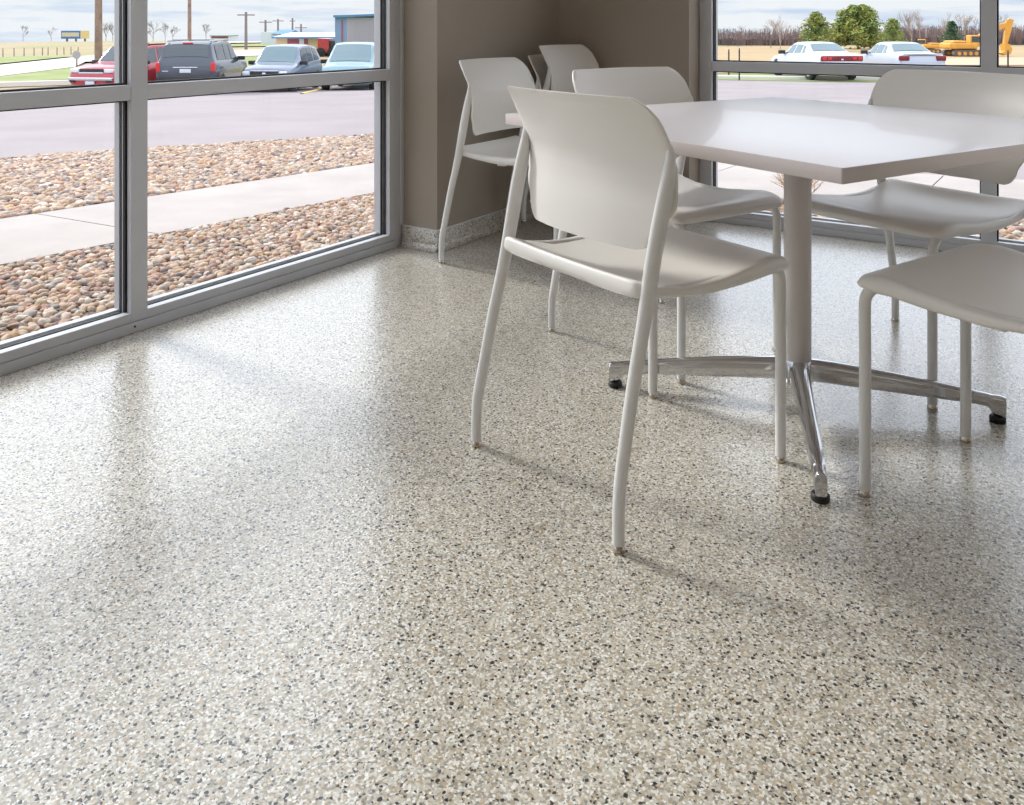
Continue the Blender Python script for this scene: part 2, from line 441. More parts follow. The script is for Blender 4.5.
obj('hub', bm, M['chrome'], tb, 50)
fr = .478
for a in range(4):
    ca = R(45 + 90*a); d = Vector((math.cos(ca), math.sin(ca), 0)); sd = Vector((-d.y, d.x, 0))
    st = [(.015, .066, .118, .024), (.05, .066, .118, .024), (.12, .062, .112, .0225), (.25, .054, .098, .019), (.38, .046, .080, .016), (.440, .041, .071, .0145),
          (.454, .034, .069, .0142), (.462, .022, .067, .014), (fr+.004, .0150, .0655, .0135), (fr+.012, .0150, .063, .0125)]
    bm = bmesh.new(); rings = []
    for (r, z0, z1, w) in smoothpath(st, 3):
        prof = [(-.72*w, z0), (-.95*w, z0+.004), (-w, z0+(z1-z0)*.45), (-.93*w, z1-(z1-z0)*.22), (-.62*w, z1-.003), (-.25*w, z1), (.25*w, z1), (.62*w, z1-.003), (.93*w, z1-(z1-z0)*.22), (w, z0+(z1-z0)*.45), (.95*w, z0+.004), (.72*w, z0)]
        rings.append([bm.verts.new(d*r + sd*p + Vector((0, 0, q))) for p, q in prof])
    n = 12
    for i in range(len(rings)-1):
        for j in range(n): bm.faces.new((rings[i][j], rings[i][(j+1) % n], rings[i+1][(j+1) % n], rings[i+1][j]))
    bm.faces.new(rings[0]); bm.faces.new(rings[-1][::-1])
    lg = obj('leg', bm, M['chrome'], tb, 38)
    c = d*(fr-.004)
    bm = TUBE([c + Vector((0, 0, z)) for z in (0, .002, .012, .0155, .016, .022)], [.0175, .019, .019, .016, .010, .010], 20)
    obj('foot_pad', bm, M['black_rubber'], lg, 40)

# ------------------------------------------------------------------ outdoors: ground
M['concrete'] = mat('broom_concrete', rgb(172,162,156), 0.9, var=(2.2, rgb(160,150,144), .8), bump=(120, .2, .003))
M['asphalt'] = mat('pale_asphalt', rgb(148,137,137), 0.9, var=(.6, rgb(138,127,128), .9), bump=(150, .3, .004))
M['kerb'] = mat('kerb_concrete', rgb(214,208,202), 0.9)
M['gravel_base'] = mat('stone_bed_earth', rgb(120,100,88), 0.95, var=(30, rgb(90,74,64), 1.0))
M['grass'] = mat('rough_grass', rgb(136,134,90), 0.95, var=(.12, rgb(166,140,112), 1.0))
M['lawn'] = mat('verge_grass', rgb(116,132,70), 0.95, var=(.5, rgb(146,146,92), .9))
M['drygrass'] = mat('dry_field_grass', rgb(170,142,108), 0.95, var=(.25, rgb(160,138,96), 1.0))
M['road'] = mat('pale_road', rgb(204,190,186), 0.9, var=(.5, rgb(190,178,174), .8))
M['sand'] = mat('graded_soil', rgb(184,160,134), 0.95, var=(.4, rgb(186,160,130), .9))
M['paint'] = mat('yellow_line_paint', rgb(222,190,120), 0.8)

def drape(name, quad, m, off, nu, nv, label=None, cat=None, kind='structure', thick=0.0):
    """quad = 4 ground points in order; draped over the slope"""
    a, b, c, d = [Vector((p[0], p[1])) for p in quad]
    bm = bmesh.new(); g = []
    for i in range(nu+1):
        r = []
        for j in range(nv+1):
            u, v = i/nu, j/nv
            p = (a*(1-u)+b*u)*(1-v) + (d*(1-u)+c*u)*v
            r.append(bm.verts.new((p.x, p.y, gz(p.x, p.y)+off)))
        g.append(r)
    top = []
    for i in range(nu):
        for j in range(nv): top.append(bm.faces.new((g[i][j], g[i+1][j], g[i+1][j+1], g[i][j+1])))
    if thick:
        r = bmesh.ops.extrude_face_region(bm, geom=top)
        for v in [e for e in r['geom'] if isinstance(e, bmesh.types.BMVert)]: v.co.z -= thick
    o = obj(name, bm, m); o['kind'] = kind
    return o
# base terrain: fan around the building out to the crest
bm = bmesh.new(); g = []
rs = [2.2, 3.2, 4.5, 6, 8, 10, 13, 17, 22, 28, 35, 45, 60, 80, 105, 130, 150, 156, 170]
for i, r in enumerate(rs):
    row = []
    for k in range(0, 73):
        th = R(20 + k*2.6) 
        x, y = r*math.cos(th), r*math.sin(th)
        z = gz(x, y) - (.22 if r < 12 else .16 if r < 42 else .06) - (3.0 if r > 160 else 0) + (.0 if r < 50 else .25*math.sin(k*.9+r*.05)*min(1, (r-50)/80)*.4)
        row.append(bm.verts.new((x, y, z)))
    g.append(row)
for i in range(len(g)-1):
    for k in range(72): bm.faces.new((g[i][k], g[i+1][k], g[i+1][k+1], g[i][k+1]))
struct('ground_field', bm, M['grass'], 180)

def P2(px, py): p = gnd(px, py); return (p.x, p.y)
# left: stone bed, footpath, stone bed, car park
drape('ground_stone_bed', [(-2.66, -4), (-2.66, 8), (-4.40, 8), (-4.40, -4)], M['gravel_base'], -.045, 12, 3)
drape('ground_stone_bed', [(-2.75, 4.38), (7, 4.38), (7, 6.12), (-2.75, 6.12)], M['gravel_base'], -.045, 8, 3)
xs0, xs1 = -4.38, -5.68
for k in range(5):
    y0 = -7.15 + k*3.4; 
    drape('footpath', [(xs0, y0+.006), (xs0, y0+3.394), (xs1, y0+3.394), (xs1, y0+.006)], M['concrete'], .0, 3, 2, thick=.09)
for k in range(6):
    x0 = -4.3 + k*1.7
    drape('footpath', [(x0+.006, 6.10), (x0+1.694, 6.10), (x0+1.694, 8.0), (x0+.006, 8.0)], M['concrete'], .0, 3, 2, thick=.09)
e0, e1 = P2(0, 156.7), P2(376.5, 134)
ev = Vector(e1)-Vector(e0); ev.normalize()
ea = Vector(e0) - ev*7; eb = Vector(e1) + ev*3.0
drape('ground_stone_bed', [(xs1+.02, ea.y), (xs1+.02, eb.y), tuple(eb), tuple(ea)], M['gravel_base'], -.045, 14, 4)
far0 = P2(0, 86.5); 
print('edge', e0, e1)
# car park: left part and right part
cp_far = [P2(-60, 92), P2(240, 80), P2(400, 78), P2(560, 77.2), P2(716, 77.8), P2(930, 79.5), P2(1150, 82.5)]
near = [tuple(ea), tuple(Vector(e0)), tuple(eb), (-4.3, 8.7), (-1.5, 8.02), (2.6, 8.02), (9.5, 8.02)]
for i in range(6):
    drape('parking_lot', [near[i], near[i+1], cp_far[i+1], cp_far[i]], M['asphalt'], -.015, 6, 16)
# kerb at the far edge of the car park (right) and grass verge
def strip(name, pts, w, h, m, off=0.0):
    bm = bmesh.new(); prev = None
    for i, p in enumerate(pts):
        a = Vector(pts[max(i-1, 0)]); b = Vector(pts[min(i+1, len(pts)-1)]); d = (b-a).normalized(); n = Vector((-d.y, d.x))
        z = gz(*p) + off
        q = [bm.verts.new((p[0]+n.x*s, p[1]+n.y*s, z+zz)) for s, zz in ((-w/2, -.05), (-w/2, h), (w/2, h), (w/2, -.05))]
        if prev:
            for j in range(3): bm.faces.new((prev[j], prev[j+1], q[j+1], q[j]))
        prev = q
    o = obj(name, bm, m); o['kind'] = 'structure'; return o
strip('trim_kerb', [P2(x, 78.2 + (x-716)*.008) for x in range(560, 1160, 60)], .5, .12, M['kerb'])
drape('ground_verge', [P2(560, 77.2), P2(1150, 81.8), P2(1150, 72), P2(560, 74.0)], M['lawn'], .0, 10, 3)
drape('ground_dry_field', [P2(560, 74.0), P2(1150, 72), P2(1250, 47), P2(500, 47)], M['drygrass'], .02, 10, 8)
drape('ground_graded_soil', [P2(880, 66), P2(1150, 66), P2(1150, 56), P2(880, 60)], M['sand'], .06, 4, 2)
# left: verge, road, field
drape('ground_verge', [P2(-60, 86), P2(85, 79), P2(85, 66), P2(-60, 82)], M['lawn'], .03, 6, 3)
strip('trim_kerb', [P2(x, 85.2-(x)*.035) for x in range(-60, 130, 30)], .4, .12, M['kerb'])
drape('road', [P2(-70, 86), P2(75, 67.5), P2(100, 55), P2(-70, 73)], M['road'], .05, 10, 3)
drape('road', [P2(85, 62.5), P2(420, 50.5), P2(420, 47.5), P2(100, 52.8)], M['road'], .06, 12, 2)
drape('road', [P2(215, 43.2), P2(290, 42.2), P2(290, 41.2), P2(215, 42.2)], M['road'], .07, 6, 2)
drape('ground_verge', [P2(-60, 71), P2(70, 57.5), P2(100, 54.6), P2(-60, 60)], M['lawn'], .08, 8, 2)
drape('ground_verge', [P2(180, 75), P2(420, 72), P2(420, 51), P2(220, 53)], M['lawn'], .02, 8, 3)
drape('ground_verge', [P2(225, 47), P2(300, 46.5), P2(300, 44.5), P2(215, 44.5)], M['lawn'], .08, 8, 2)
drape('ground_graded_soil', [P2(318, 76), P2(345, 76), P2(345, 55), P2(318, 55)], M['drygrass'], .07, 3, 2)
strip('trim_2', [P2(302, 93.5), P2(330, 86.6)], .12, .012, M['paint'])

# ------------------------------------------------------------------ river stones
def stone_material():
    m = bpy.data.materials.new('river_stone'); m.use_nodes = True; nt = m.node_tree; N = nt.nodes.new; L = nt.links.new
    b = nt.nodes['Principled BSDF']; b.inputs['Roughness'].default_value = .75
    g = N('ShaderNodeNewGeometry'); oi = N('ShaderNodeObjectInfo')
    ad = N('ShaderNodeMath'); ad.operation = 'ADD'; L(g.outputs['Random Per Island'], ad.inputs[0]); L(oi.outputs['Random'], ad.inputs[1])
    fr_ = N('ShaderNodeMath'); fr_.operation = 'FRACT'; L(ad.outputs[0], fr_.inputs[0])
    cr = N('ShaderNodeValToRGB'); cr.color_ramp.interpolation = 'LINEAR'; e = cr.color_ramp.elements
    st = [(0, rgb(170,140,116)), (.12, rgb(192,172,152)), (.24, rgb(146,112,98)), (.36, rgb(182,156,126)), (.47, rgb(128,118,112)), (.58, rgb(206,194,180)), (.68, rgb(172,130,104)), (.78, rgb(138,110,100)), (.86, rgb(88,84,88)), (.93, rgb(188,150,108)), (1, rgb(158,138,126))]
    e[0].position, e[0].color = st[0]; e[1].position, e[1].color = st[-1]
    for p, c in st[1:-1]: q = e.new(p); q.color = c
    L(fr_.outputs[0], cr.inputs[0])
    tc = N('ShaderNodeTexCoord'); n = N('ShaderNodeTexNoise'); n.inputs['Scale'].default_value = 60; n.inputs['Detail'].default_value = 4; L(tc.outputs['Object'], n.inputs['Vector'])
    mx = N('ShaderNodeMixRGB'); mx.blend_type = 'OVERLAY'; mx.inputs[0].default_value = .35; L(cr.outputs[0], mx.inputs[1]); L(n.outputs['Fac'], mx.inputs[2])
    L(mx.outputs[0], b.inputs['Base Color']); return m
M['stone'] = stone_material()
def ico(sub):
    bm = bmesh.new(); bmesh.ops.create_icosphere(bm, subdivisions=sub, radius=1)
    bm.verts.ensure_lookup_table(); vs = [v.co.copy() for v in bm.verts]; fs = [tuple(v.index for v in f.verts) for f in bm.faces]; bm.free(); return vs, fs
def stone_shape(sub, seed):
    vs, fs = ico(sub); o = Vector((seed*3.7, seed*1.3, seed*9.1)); out = []
    for v in vs:
        k = 1 + .42*noise.noise(v*.9+o) + .16*noise.noise(v*2.0+o*2)
        out.append(v*k)
    return out, fs
spots = []
def fill(x0, x1, y0, y1, sp, test=None):
    y = y0
    while y < y1:
        x = x0
        while x < x1:
            px, py = x + rnd.uniform(-.4, .4)*sp, y + rnd.uniform(-.4, .4)*sp
            if test is None or test(px, py): spots.append((px, py, sp*rnd.uniform(.46, .86)))
            x += sp
        y += sp
def invw(x, y): return CT*x + ST*y, -ST*x + CT*y
def inview(x, y, lo, hi):
    X, Y = invw(x, y); p = CX + F*X/Y if Y > .3 else 9999
    return lo < p < hi
fill(-4.36, -2.70, .9, 6.0, .031, lambda x, y: inview(x, y, -60, 400))
def st2(x, y):
    t = (y-ea.y)/(eb.y-ea.y); xe = ea.x + (eb.x-ea.x)*t
    return x > xe+.03 and inview(x, y, -50, 400)
fill(-9.3, -5.71, 2.6, eb.y, .043, st2)
fill(-2.5, 1.2, 4.44, 6.06, .040, lambda x, y: inview(x, y, 690, 1120))
spots.sort(key=lambda s: s[2]/max(.5, math.hypot(s[0], s[1]))*(1.0 if inview(s[0], s[1], 0, 378) or inview(s[0], s[1], 720, 1024) else .2), reverse=True)
shapes_hi = [stone_shape(3, i) for i in range(14)]
shapes_lo = [stone_shape(2, i+20) for i in range(14)]
stone_meshes = []
for vs, fs in shapes_hi:
    me = bpy.data.meshes.new('river_stone'); me.from_pydata([tuple(v) for v in vs], [], fs); me.materials.append(M['stone'])
    for p in me.polygons: p.use_smooth = True
    stone_meshes.append(me)
def stone_xf(r, i):
    e = Matrix.Rotation(rnd.uniform(0, 6.3), 4, 'Z') @ Matrix.Rotation(rnd.uniform(-.35, .35), 4, 'X') @ Matrix.Rotation(rnd.uniform(-.35, .35), 4, 'Y')
    return e @ Matrix.Diagonal((r*rnd.uniform(.9, 1.25), r*rnd.uniform(.68, .95), r*rnd.uniform(.45, .7), 1))
for i, (x, y, r) in enumerate(spots[:300]):
    o = bpy.data.objects.new('river_stone', stone_meshes[i % 14]); COL.objects.link(o)
    z = gz(x, y) - .026 + r*.42 + rnd.uniform(0, .014)
    o.matrix_world = Matrix.Translation((x, y, z)) @ stone_xf(r, i)
    tag(o, 'rounded tan river stone near the glass in the bed below the left window', 'stone', 'river stones outside the windows')
V, FF = [], []
for i, (x, y, r) in enumerate(spots[300:]):
    vs, fs = shapes_lo[i % 14]; T = Matrix.Translation((x, y, gz(x, y) - .026 + r*.42 + rnd.uniform(0, .014))) @ stone_xf(r, i)
    b0 = len(V); V += [tuple(T @ v) for v in vs]; FF += [(a+b0, b+b0, c+b0) for a, b, c in fs]
me = bpy.data.meshes.new('river_stones'); me.from_pydata(V, [], FF); me.materials.append(M['stone'])
me.polygons.foreach_set('use_smooth', [True]*len(me.polygons))
o = bpy.data.objects.new('river_stones', me); COL.objects.link(o)
tag(o, 'remaining tan and grey river stones filling the beds beside the footpaths', 'stones', 'river stones outside the windows', 'stuff')
print('stones', len(spots))

# ------------------------------------------------------------------ plants
M['bark'] = mat('grey_bark', rgb(122,108,104), .9, var=(8, rgb(100,88,84), .8))
M['pale_bark'] = mat('pale_bark', rgb(170,152,140), .9)
M['twig'] = mat('dry_twig', rgb(196,160,120), .9)
M['needle'] = mat('pine_needles', rgb(104,126,62), .9, var=(.7, rgb(156,160,84), 1.0))
M['needle_dark'] = mat('dark_spruce_needles', rgb(62,92,62), .9, var=(.7, rgb(84,110,74), 1.0))
M['brush'] = mat('winter_woods', rgb(128,106,102), .95, var=(.35, rgb(96,84,80), 1.0))
def branch(bm, p, d, L_, r, depth, rg, spread=.55, n=4, nb=(2, 3, 3)):
    q = p + d*L_*.5 + Vector((rg.uniform(-1, 1), rg.uniform(-1, 1), 0))*L_*.04; e = p + d*L_
    sweep(bm, [p, q, e], [r, r*.82, r*.6], n, cap=False)
    if depth == 0: return
    for k in range(rg.choice(nb)):
        nd = (d + Vector((rg.gauss(0, spread), rg.gauss(0, spread), rg.uniform(-.1, .45)))).normalized()
        s = p + d*L_*rg.uniform(.45, 1.0)
        branch(bm, s, nd, L_*rg.uniform(.55, .8), r*.58, depth-1, rg, spread, 3, nb)
def bare_tree(px, Y, h, seed, label, group, depth=5, m='bark', spread=.45, fat=1.0):
    rg = random.Random(seed); p = ray(px, Y); bm = bmesh.new()
    branch(bm, Vector((0, 0, -.1)), Vector((0, 0, 1)), h*.34, h*.013*fat, depth, rg, spread, 4, (3, 4, 4))
    zt = max(v.co.z for v in bm.verts)
    for v in bm.verts: v.co *= h/zt
    o = obj('bare_tree', bm, M[m], None, 180, p); tag(o, label, 'tree', group); return o
G1 = 'bare winter trees on the left horizon'
for px, Y, top, sd, lb in [(23, 150, 25, 1, 'bare tree at the far left of the left horizon'), (51, 150, 26, 2, 'bare round tree just left of the billboard'),
        (106, 140, 20, 3, 'bare tree close to the right of the thick wooden pole'), (113, 149, 22, 4, 'bare slim tree in the gap beside the dark window gasket'),
        (153, 140, 20, 5, 'bare tall tree above the red SUV, right of the mullion'), (165, 140, 21, 6, 'bare tall tree above the black SUV roof, left of its pair'),
        (173, 142, 25, 7, 'bare smaller tree above the left end of the black SUV'), (206, 150, 23, 8, 'bare tree left of the long low red and white building')]:
    p = ray(px, Y); h = (Y0-top)/F*Y + H - p.z
    bare_tree(px, Y, h, sd, lb, G1, fat=.9)
G2 = 'bare winter trees beyond the dry field'
for px, Y, top, sd, lb, mt in [(728, 105, 26, 11, 'bare bush-like tree at the left edge of the right window', 'bark'), (738, 98, 24, 12, 'small bare tree left in the right window', 'bark'),
        (751, 105, 29, 13, 'low bare tree over the field, left of the white sedan', 'bark'), (771, 95, 20, 14, 'twiggy reddish bare tree above the left end of the white sedan', 'bark'),
        (780, 90, 12, 15, 'tall pale bare tree just left of the green pines', 'pale_bark'), (799, 100, 24, 24, 'thin bare tree at the left foot of the green pines', 'bark'),
        (912, 95, 8, 16, 'tall pale bare tree right of the small pine', 'pale_bark'), (920, 106, 7, 17, 'tall pale bare tree, second from the small pine', 'pale_bark'),
        (934, 100, 24, 25, 'short bare tree between two taller pale ones', 'bark'), (943, 93, 10, 18, 'tall bare tree above the dark spruce', 'pale_bark'), (964, 112, 11, 19, 'bare tree behind the right side of the dark spruce', 'pale_bark'),
        (975, 99, 14, 20, 'bare tree beside the grey mullion above the digger arm', 'bark'), (1003, 99, 12, 21, 'bare tree above the digger arm right of the mullion', 'bark')]:
    p = ray(px, Y); h = (Y0-top)/F*Y + H - p.z
    bare_tree(px, Y, h, sd, lb, G2, depth=5, m=mt, spread=.30 if mt == 'pale_bark' else .5, fat=.7)
def conifer(px, Y, top, wpx, seed, label, m, group='evergreens beyond the parked sedans', n=5200, cone=.8):
    rg = random.Random(seed); p = ray(px, Y); h = (Y0-top)/F*Y + H - p.z; w = wpx/F*Y/2
    root = empty('evergreen_tree', p)
    tag(root, label, 'tree', group)
    obj('trunk', TUBE([(0, 0, -.1), (0, 0, h*.5), (0, 0, h*.95)], [h*.028, h*.018, h*.004], 7), M['bark'], root, 180)
    bm = bmesh.new()
    nb = 46
    lob = []
    for k in range(nb):
        z = h*(.10 + .86*(k/nb)**.92); rr = w*max(.05, (1-(z/h)**1.25))**cone*rg.uniform(.62, 1.12)
        a = k*2.4 + rg.uniform(-.4, .4); lob.append((a, z, rr))
    for k in range(n):
        a, z, rr = rg.choice(lob); t = rg.uniform(.15, 1)**.7; sp = .20*rr+.08
        c = Vector((math.cos(a)*rr*t + rg.gauss(0, sp*.6), math.sin(a)*rr*t + rg.gauss(0, sp*.6), z + rr*.18*t*t + rg.gauss(0, sp*.42)))
        s = rg.uniform(.10, .22)*w/2.2
        q = [c + Vector((rg.uniform(-1, 1), rg.uniform(-1, 1), rg.uniform(-.5, 1)))*s for _ in range(3)]
        bm.faces.new([bm.verts.new(v) for v in q])
    me = bpy.data.meshes.new('foliage'); bm.to_mesh(me); bm.free(); me.materials.append(M[m])
    o = bpy.data.objects.new('foliage', me); COL.objects.link(o); o.parent = root
    return root
conifer(816, 84, 11.5, 44, 31, 'green pine above the roof of the left sedan', 'needle')
conifer(858, 92, 6.5, 62, 32, 'largest green pine between the two sedans', 'needle', n=11000, cone=.5)
conifer(893, 86, 18, 34, 33, 'small light green pine above the right sedan', 'needle', n=3600)
conifer(952, 80, 20.5, 30, 34, 'dark bluish spruce left of the grey mullion', 'needle_dark', n=3600)
# low woods beyond the field: an uneven band with real depth
bm = bmesh.new(); prev = None
for i in range(0, 190):
    px = 560 + i*3.3; Y = 118; h = 1.5 + .5*noise.noise(Vector((i*.12, 3, 0))) + .3*noise.noise(Vector((i*.7, 1, 0))) + rnd.uniform(-.15, .2) + (.5 if px > 900 else 0)
    row = []
    for dY, hh in ((-2.5, -.1), (-2.6, h*.45), (-1.6, h*.85), (0, h), (4, h*.9), (8, -.1)):
        p = ray(px, Y+dY+rnd.uniform(-.5, .5)); row.append(bm.verts.new((p.x, p.y, p.z+hh + (rnd.uniform(-.12, .12) if hh > 0 else 0))))
    if prev:
        for j in range(5): bm.faces.new((prev[j], row[j], row[j+1], prev[j+1]))
    prev = row
for i in range(2600):
    px = rnd.uniform(690, 1090); p = ray(px, rnd.uniform(112, 122)); h = rnd.uniform(1.2, 2.2) + (.5 if px > 900 else 0)
    sweep(bm, [p, p+Vector((rnd.uniform(-.3, .3), rnd.uniform(-.3, .3), h))], [.05, .015], 3, cap=False)
o = obj('distant_woods', bm, M['brush']); tag(o, 'low brown leafless woods along the horizon of the right window', 'woods', kind='stuff')
# twiggy shrub in the stone bed outside the right window
def twig_shrub(p, h, seed, n, label, spread=.7):
    rg = random.Random(seed); bm = bmesh.new()
    for k in range(n):
        a = rg.uniform(0, 6.28); d = Vector((math.cos(a)*rg.uniform(.2, spread), math.sin(a)*rg.uniform(.2, spread), 1)).normalized(); s = Vector((rg.uniform(-.03, .03), rg.uniform(-.03, .03), 0))
        branch(bm, s, d, h*rg.uniform(.45, .75), .0042, 2, rg, .35, 4)
    o = obj('bare_shrub', bm, M['twig'], None, 180, p); tag(o, label, 'shrub'); return o
p = gnd(801, 199)
twig_shrub((p.x, p.y, p.z-.01), .27, 5, 22, 'leafless tan shrub in the stones seen under the table beside its column', 1.5)

# ------------------------------------------------------------------ vehicles
M['tyre'] = mat('tyre_rubber', rgb(30,30,32), .8); M['hub'] = mat('wheel_alloy', rgb(170,172,176), .3, metal=.8)
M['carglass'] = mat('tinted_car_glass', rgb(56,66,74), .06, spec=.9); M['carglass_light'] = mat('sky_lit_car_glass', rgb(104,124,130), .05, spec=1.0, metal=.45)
M['red_lens'] = mat('red_lamp_lens', rgb(206,40,44), .2); M['dark_red_lens'] = mat('dark_red_lamp_lens', rgb(120,30,38), .2)
M['clear_lens'] = mat('clear_lamp_lens', rgb(214,220,226), .1); M['amber'] = mat('amber_lens', rgb(222,150,90), .2)
M['black_trim'] = mat('black_trim', rgb(34,35,40), .5); M['plate'] = mat('licence_plate_face', rgb(206,210,216), .4)
M['chrome_trim'] = mat('chrome_trim', rgb(210,214,220), .15, metal=.9)
for n_, c_ in dict(red=(176,30,48), black=(54,60,76), graphite=(108,116,136), teal=(104,136,148), white=(206,208,216), silver=(176,180,194)).items():
    M['car_'+n_] = mat('car_paint_'+n_, rgb(*c_), .28, coat=.8, metal=.15)

# stations: (x from rear bumper 0..1, lower z, belt z, top z, half width, top half width); z in m, widths in fraction of half width
PROFILES = {
 'sedan': [(0, .42, .80, .82, .86, .80), (.012, .26, .92, .95, .94, .86), (.05, .24, .98, 1.02, .97, .88), (.165, .24, 1.00, 1.05, 1.0, .86), (.20, .24, 1.0, 1.08, 1.0, .84),
           (.315, .24, .99, 1.36, 1.0, .68), (.40, .24, .98, 1.42, 1.0, .70), (.52, .24, .96, 1.42, 1.0, .70), (.57, .24, .95, 1.38, 1.0, .70), (.70, .24, .93, 1.00, 1.0, .84), (.73, .24, .90, .96, 1.0, .86),
           (.88, .24, .80, .85, .98, .84), (.96, .26, .70, .74, .92, .78), (.99, .30, .60, .64, .84, .70), (1.0, .40, .54, .56, .76, .62)],
 'suv':   [(0, .50, .98, 1.02, .90, .84), (.008, .36, 1.10, 1.16, .96, .88), (.022, .34, 1.16, 1.30, .98, .84), (.060, .34, 1.18, 1.76, .99, .74), (.10, .34, 1.18, 1.83, 1.0, .76), (.30, .34, 1.16, 1.86, 1.0, .77),
           (.50, .34, 1.14, 1.85, 1.0, .76), (.58, .34, 1.13, 1.78, 1.0, .76), (.70, .34, 1.12, 1.22, 1.0, .86), (.73, .34, 1.11, 1.18, 1.0, .88), (.90, .34, 1.04, 1.11, .98, .88), (.965, .36, .98, 1.04, .95, .84),
           (.985, .38, .86, .92, .92, .80), (1.0, .44, .74, .78, .86, .74)],
 'van':   [(0, .45, .95, 1.0, .90, .84), (.010, .28, 1.05, 1.16, .96, .86), (.03, .26, 1.08, 1.45, .98, .78), (.07, .26, 1.08, 1.66, .99, .74), (.30, .26, 1.07, 1.74, 1.0, .76), (.52, .26, 1.05, 1.74, 1.0, .75), (.60, .26, 1.03, 1.66, 1.0, .75),
           (.78, .26, .99, 1.09, 1.0, .86), (.82, .26, .96, 1.02, .99, .86), (.93, .26, .86, .91, .96, .82), (.98, .28, .72, .76, .90, .76), (1.0, .38, .60, .63, .82, .68)],
 'crossover': [(0, .45, .95, 1.0, .88, .82), (.010, .30, 1.02, 1.12, .95, .86), (.035, .28, 1.06, 1.34, .98, .78), (.09, .28, 1.06, 1.60, .99, .72), (.30, .28, 1.04, 1.69, 1.0, .74), (.50, .28, 1.01, 1.68, 1.0, .74), (.57, .28, 1.00, 1.61, 1.0, .74),
           (.71, .28, .98, 1.08, 1.0, .86), (.74, .28, .97, 1.05, 1.0, .88), (.90, .28, .90, .97, .98, .86), (.96, .30, .82, .88, .94, .82), (.985, .32, .70, .75, .90, .78), (1.0, .42, .60, .62, .82, .70)],
}
def car(kind, name, label, cat, L_, W_, HT, paint, wind, rear, side, wheels_r=.33, glass='carglass', front_glass=None):
    """x forward, origin at ground under the rear bumper centre shifted to the middle"""
    root = empty(name); tag(root, label, cat)
    pr = PROFILES[kind]; top = max(s[3] for s in pr); kz = HT/top; hw = W_/2
    def sec(s):
        f, z0, zb, zt, w, wt = s; z0 *= kz; zb *= kz; zt *= kz; x = (f-.5)*L_
        w *= hw; wt *= hw; zm = z0 + (zb-z0)*.55
        half = [(0, z0), (w*.80, z0), (w*.95, z0+.05), (w*.99, z0+(zb-z0)*.3), (w, zm), (w*.975, zb-.03), (w*.95, zb), (wt+.02, zt-.045), (wt*.94, zt-.012), (wt*.6, zt+.012), (0, zt+.022)]
        return x, half
    dense = []
    P = pr
    for a, b in zip(P, P[1:]):
        for k in range(3): dense.append(tuple(a[i]+(b[i]-a[i])*k/3 for i in range(6)))
    dense.append(P[-1])
    bm = bmesh.new(); rings = []
    for s in dense:
        x, hf = sec(s)
        full = [(-y, z) for y, z in hf[::-1]] + [(y, z) for y, z in hf[1:-1]]
        rings.append([bm.verts.new((x, y, z)) for y, z in full])
    n = len(rings[0])
    for i in range(len(rings)-1):
        for j in range(n): bm.faces.new((rings[i][j], rings[i][(j+1) % n], rings[i+1][(j+1) % n], rings[i+1][j]))
    bm.faces.new(rings[0]); bm.faces.new(rings[-1][::-1])
    obj('body', bm, M[paint], root, 42)
    def at(f):
        for a, b in zip(P, P[1:]):
            if a[0] <= f <= b[0]:
                t = (f-a[0])/(b[0]-a[0]); return sec(tuple(a[i]+(b[i]-a[i])*t for i in range(6)))
    def glasspanel(pname, f0, f1, m, par=root):
        bm = bmesh.new(); rows = []
        for k in range(7):
            x, hf = at(f0+(f1-f0)*k/6); yE, zE = hf[8]; yM, zM = hf[9]; z0 = hf[10][1]
            row = []
            for u in (-1, -.62, 0, .62, 1):
                y = u*yE*.96; z = {0: z0, .62: zM, 1: zE}[abs(u)]
                row.append((x + (.012 if f1 > .5 else -.012), y, z+.012))
            rows.append([bm.verts.new(v) for v in row])
        for a, b in zip(rows, rows[1:]):
            for j in range(4): bm.faces.new((a[j], a[j+1], b[j+1], b[j]))
        return obj(pname, bm, M[m], par, 180)
    glasspanel('windshield', wind[0], wind[1], front_glass or glass)
    glasspanel('rear_window', rear[0], rear[1], glass)
    for (f0, f1, l0, l1) in side:     # f0..f1 at the belt, l0..l1 at the roof
        for s in (-1, 1):
            bm = bmesh.new(); vs = []
            NR = 5; rows = []
            for k in range(7):
                row = []
                for q in range(NR):
                    v = .06 + .84*q/(NR-1); f = (f0+(f1-f0)*k/6)*(1-v) + (l0+(l1-l0)*k/6)*v
                    x, hf = at(f); (ya, za), (yb, zb) = hf[6], hf[7]
                    row.append(bm.verts.new((x, s*(ya+(yb-ya)*v+.010), za+(zb-za)*v)))
                rows.append(row)
            for a, b in zip(rows, rows[1:]):
                for j in range(NR-1): bm.faces.new((a[j], a[j+1], b[j+1], b[j]))
            obj('side_window', bm, M[glass], root, 180)
    for f in (.19, .81):
        for s in (-1, 1):
            x = (f-.5)*L_; y1 = s*(hw+.006); y0 = s*(hw-.21)
            bm = TUBE([(x, y0, wheels_r), (x, y0+s*.015, wheels_r), (x, y1-s*.015, wheels_r), (x, y1, wheels_r)], [wheels_r*.93, wheels_r, wheels_r, wheels_r*.92], 26, up=(0, 0, 1))
            wh = obj('wheel', bm, M['tyre'], root, 40)
            bm = TUBE([(x, y1-s*.01, wheels_r), (x, y1+s*.006, wheels_r)], [wheels_r*.64, wheels_r*.6], 20, up=(0, 0, 1))
            obj('wheel_trim', bm, M['hub'], wh, 40)
            bm = TUBE([(x, s*(hw-.18), wheels_r+.03), (x, s*(hw*.985), wheels_r+.03)], wheels_r*1.13, 24, up=(0, 0, 1)); obj('wheel_arch', bm, M['black_trim'], root, 40)
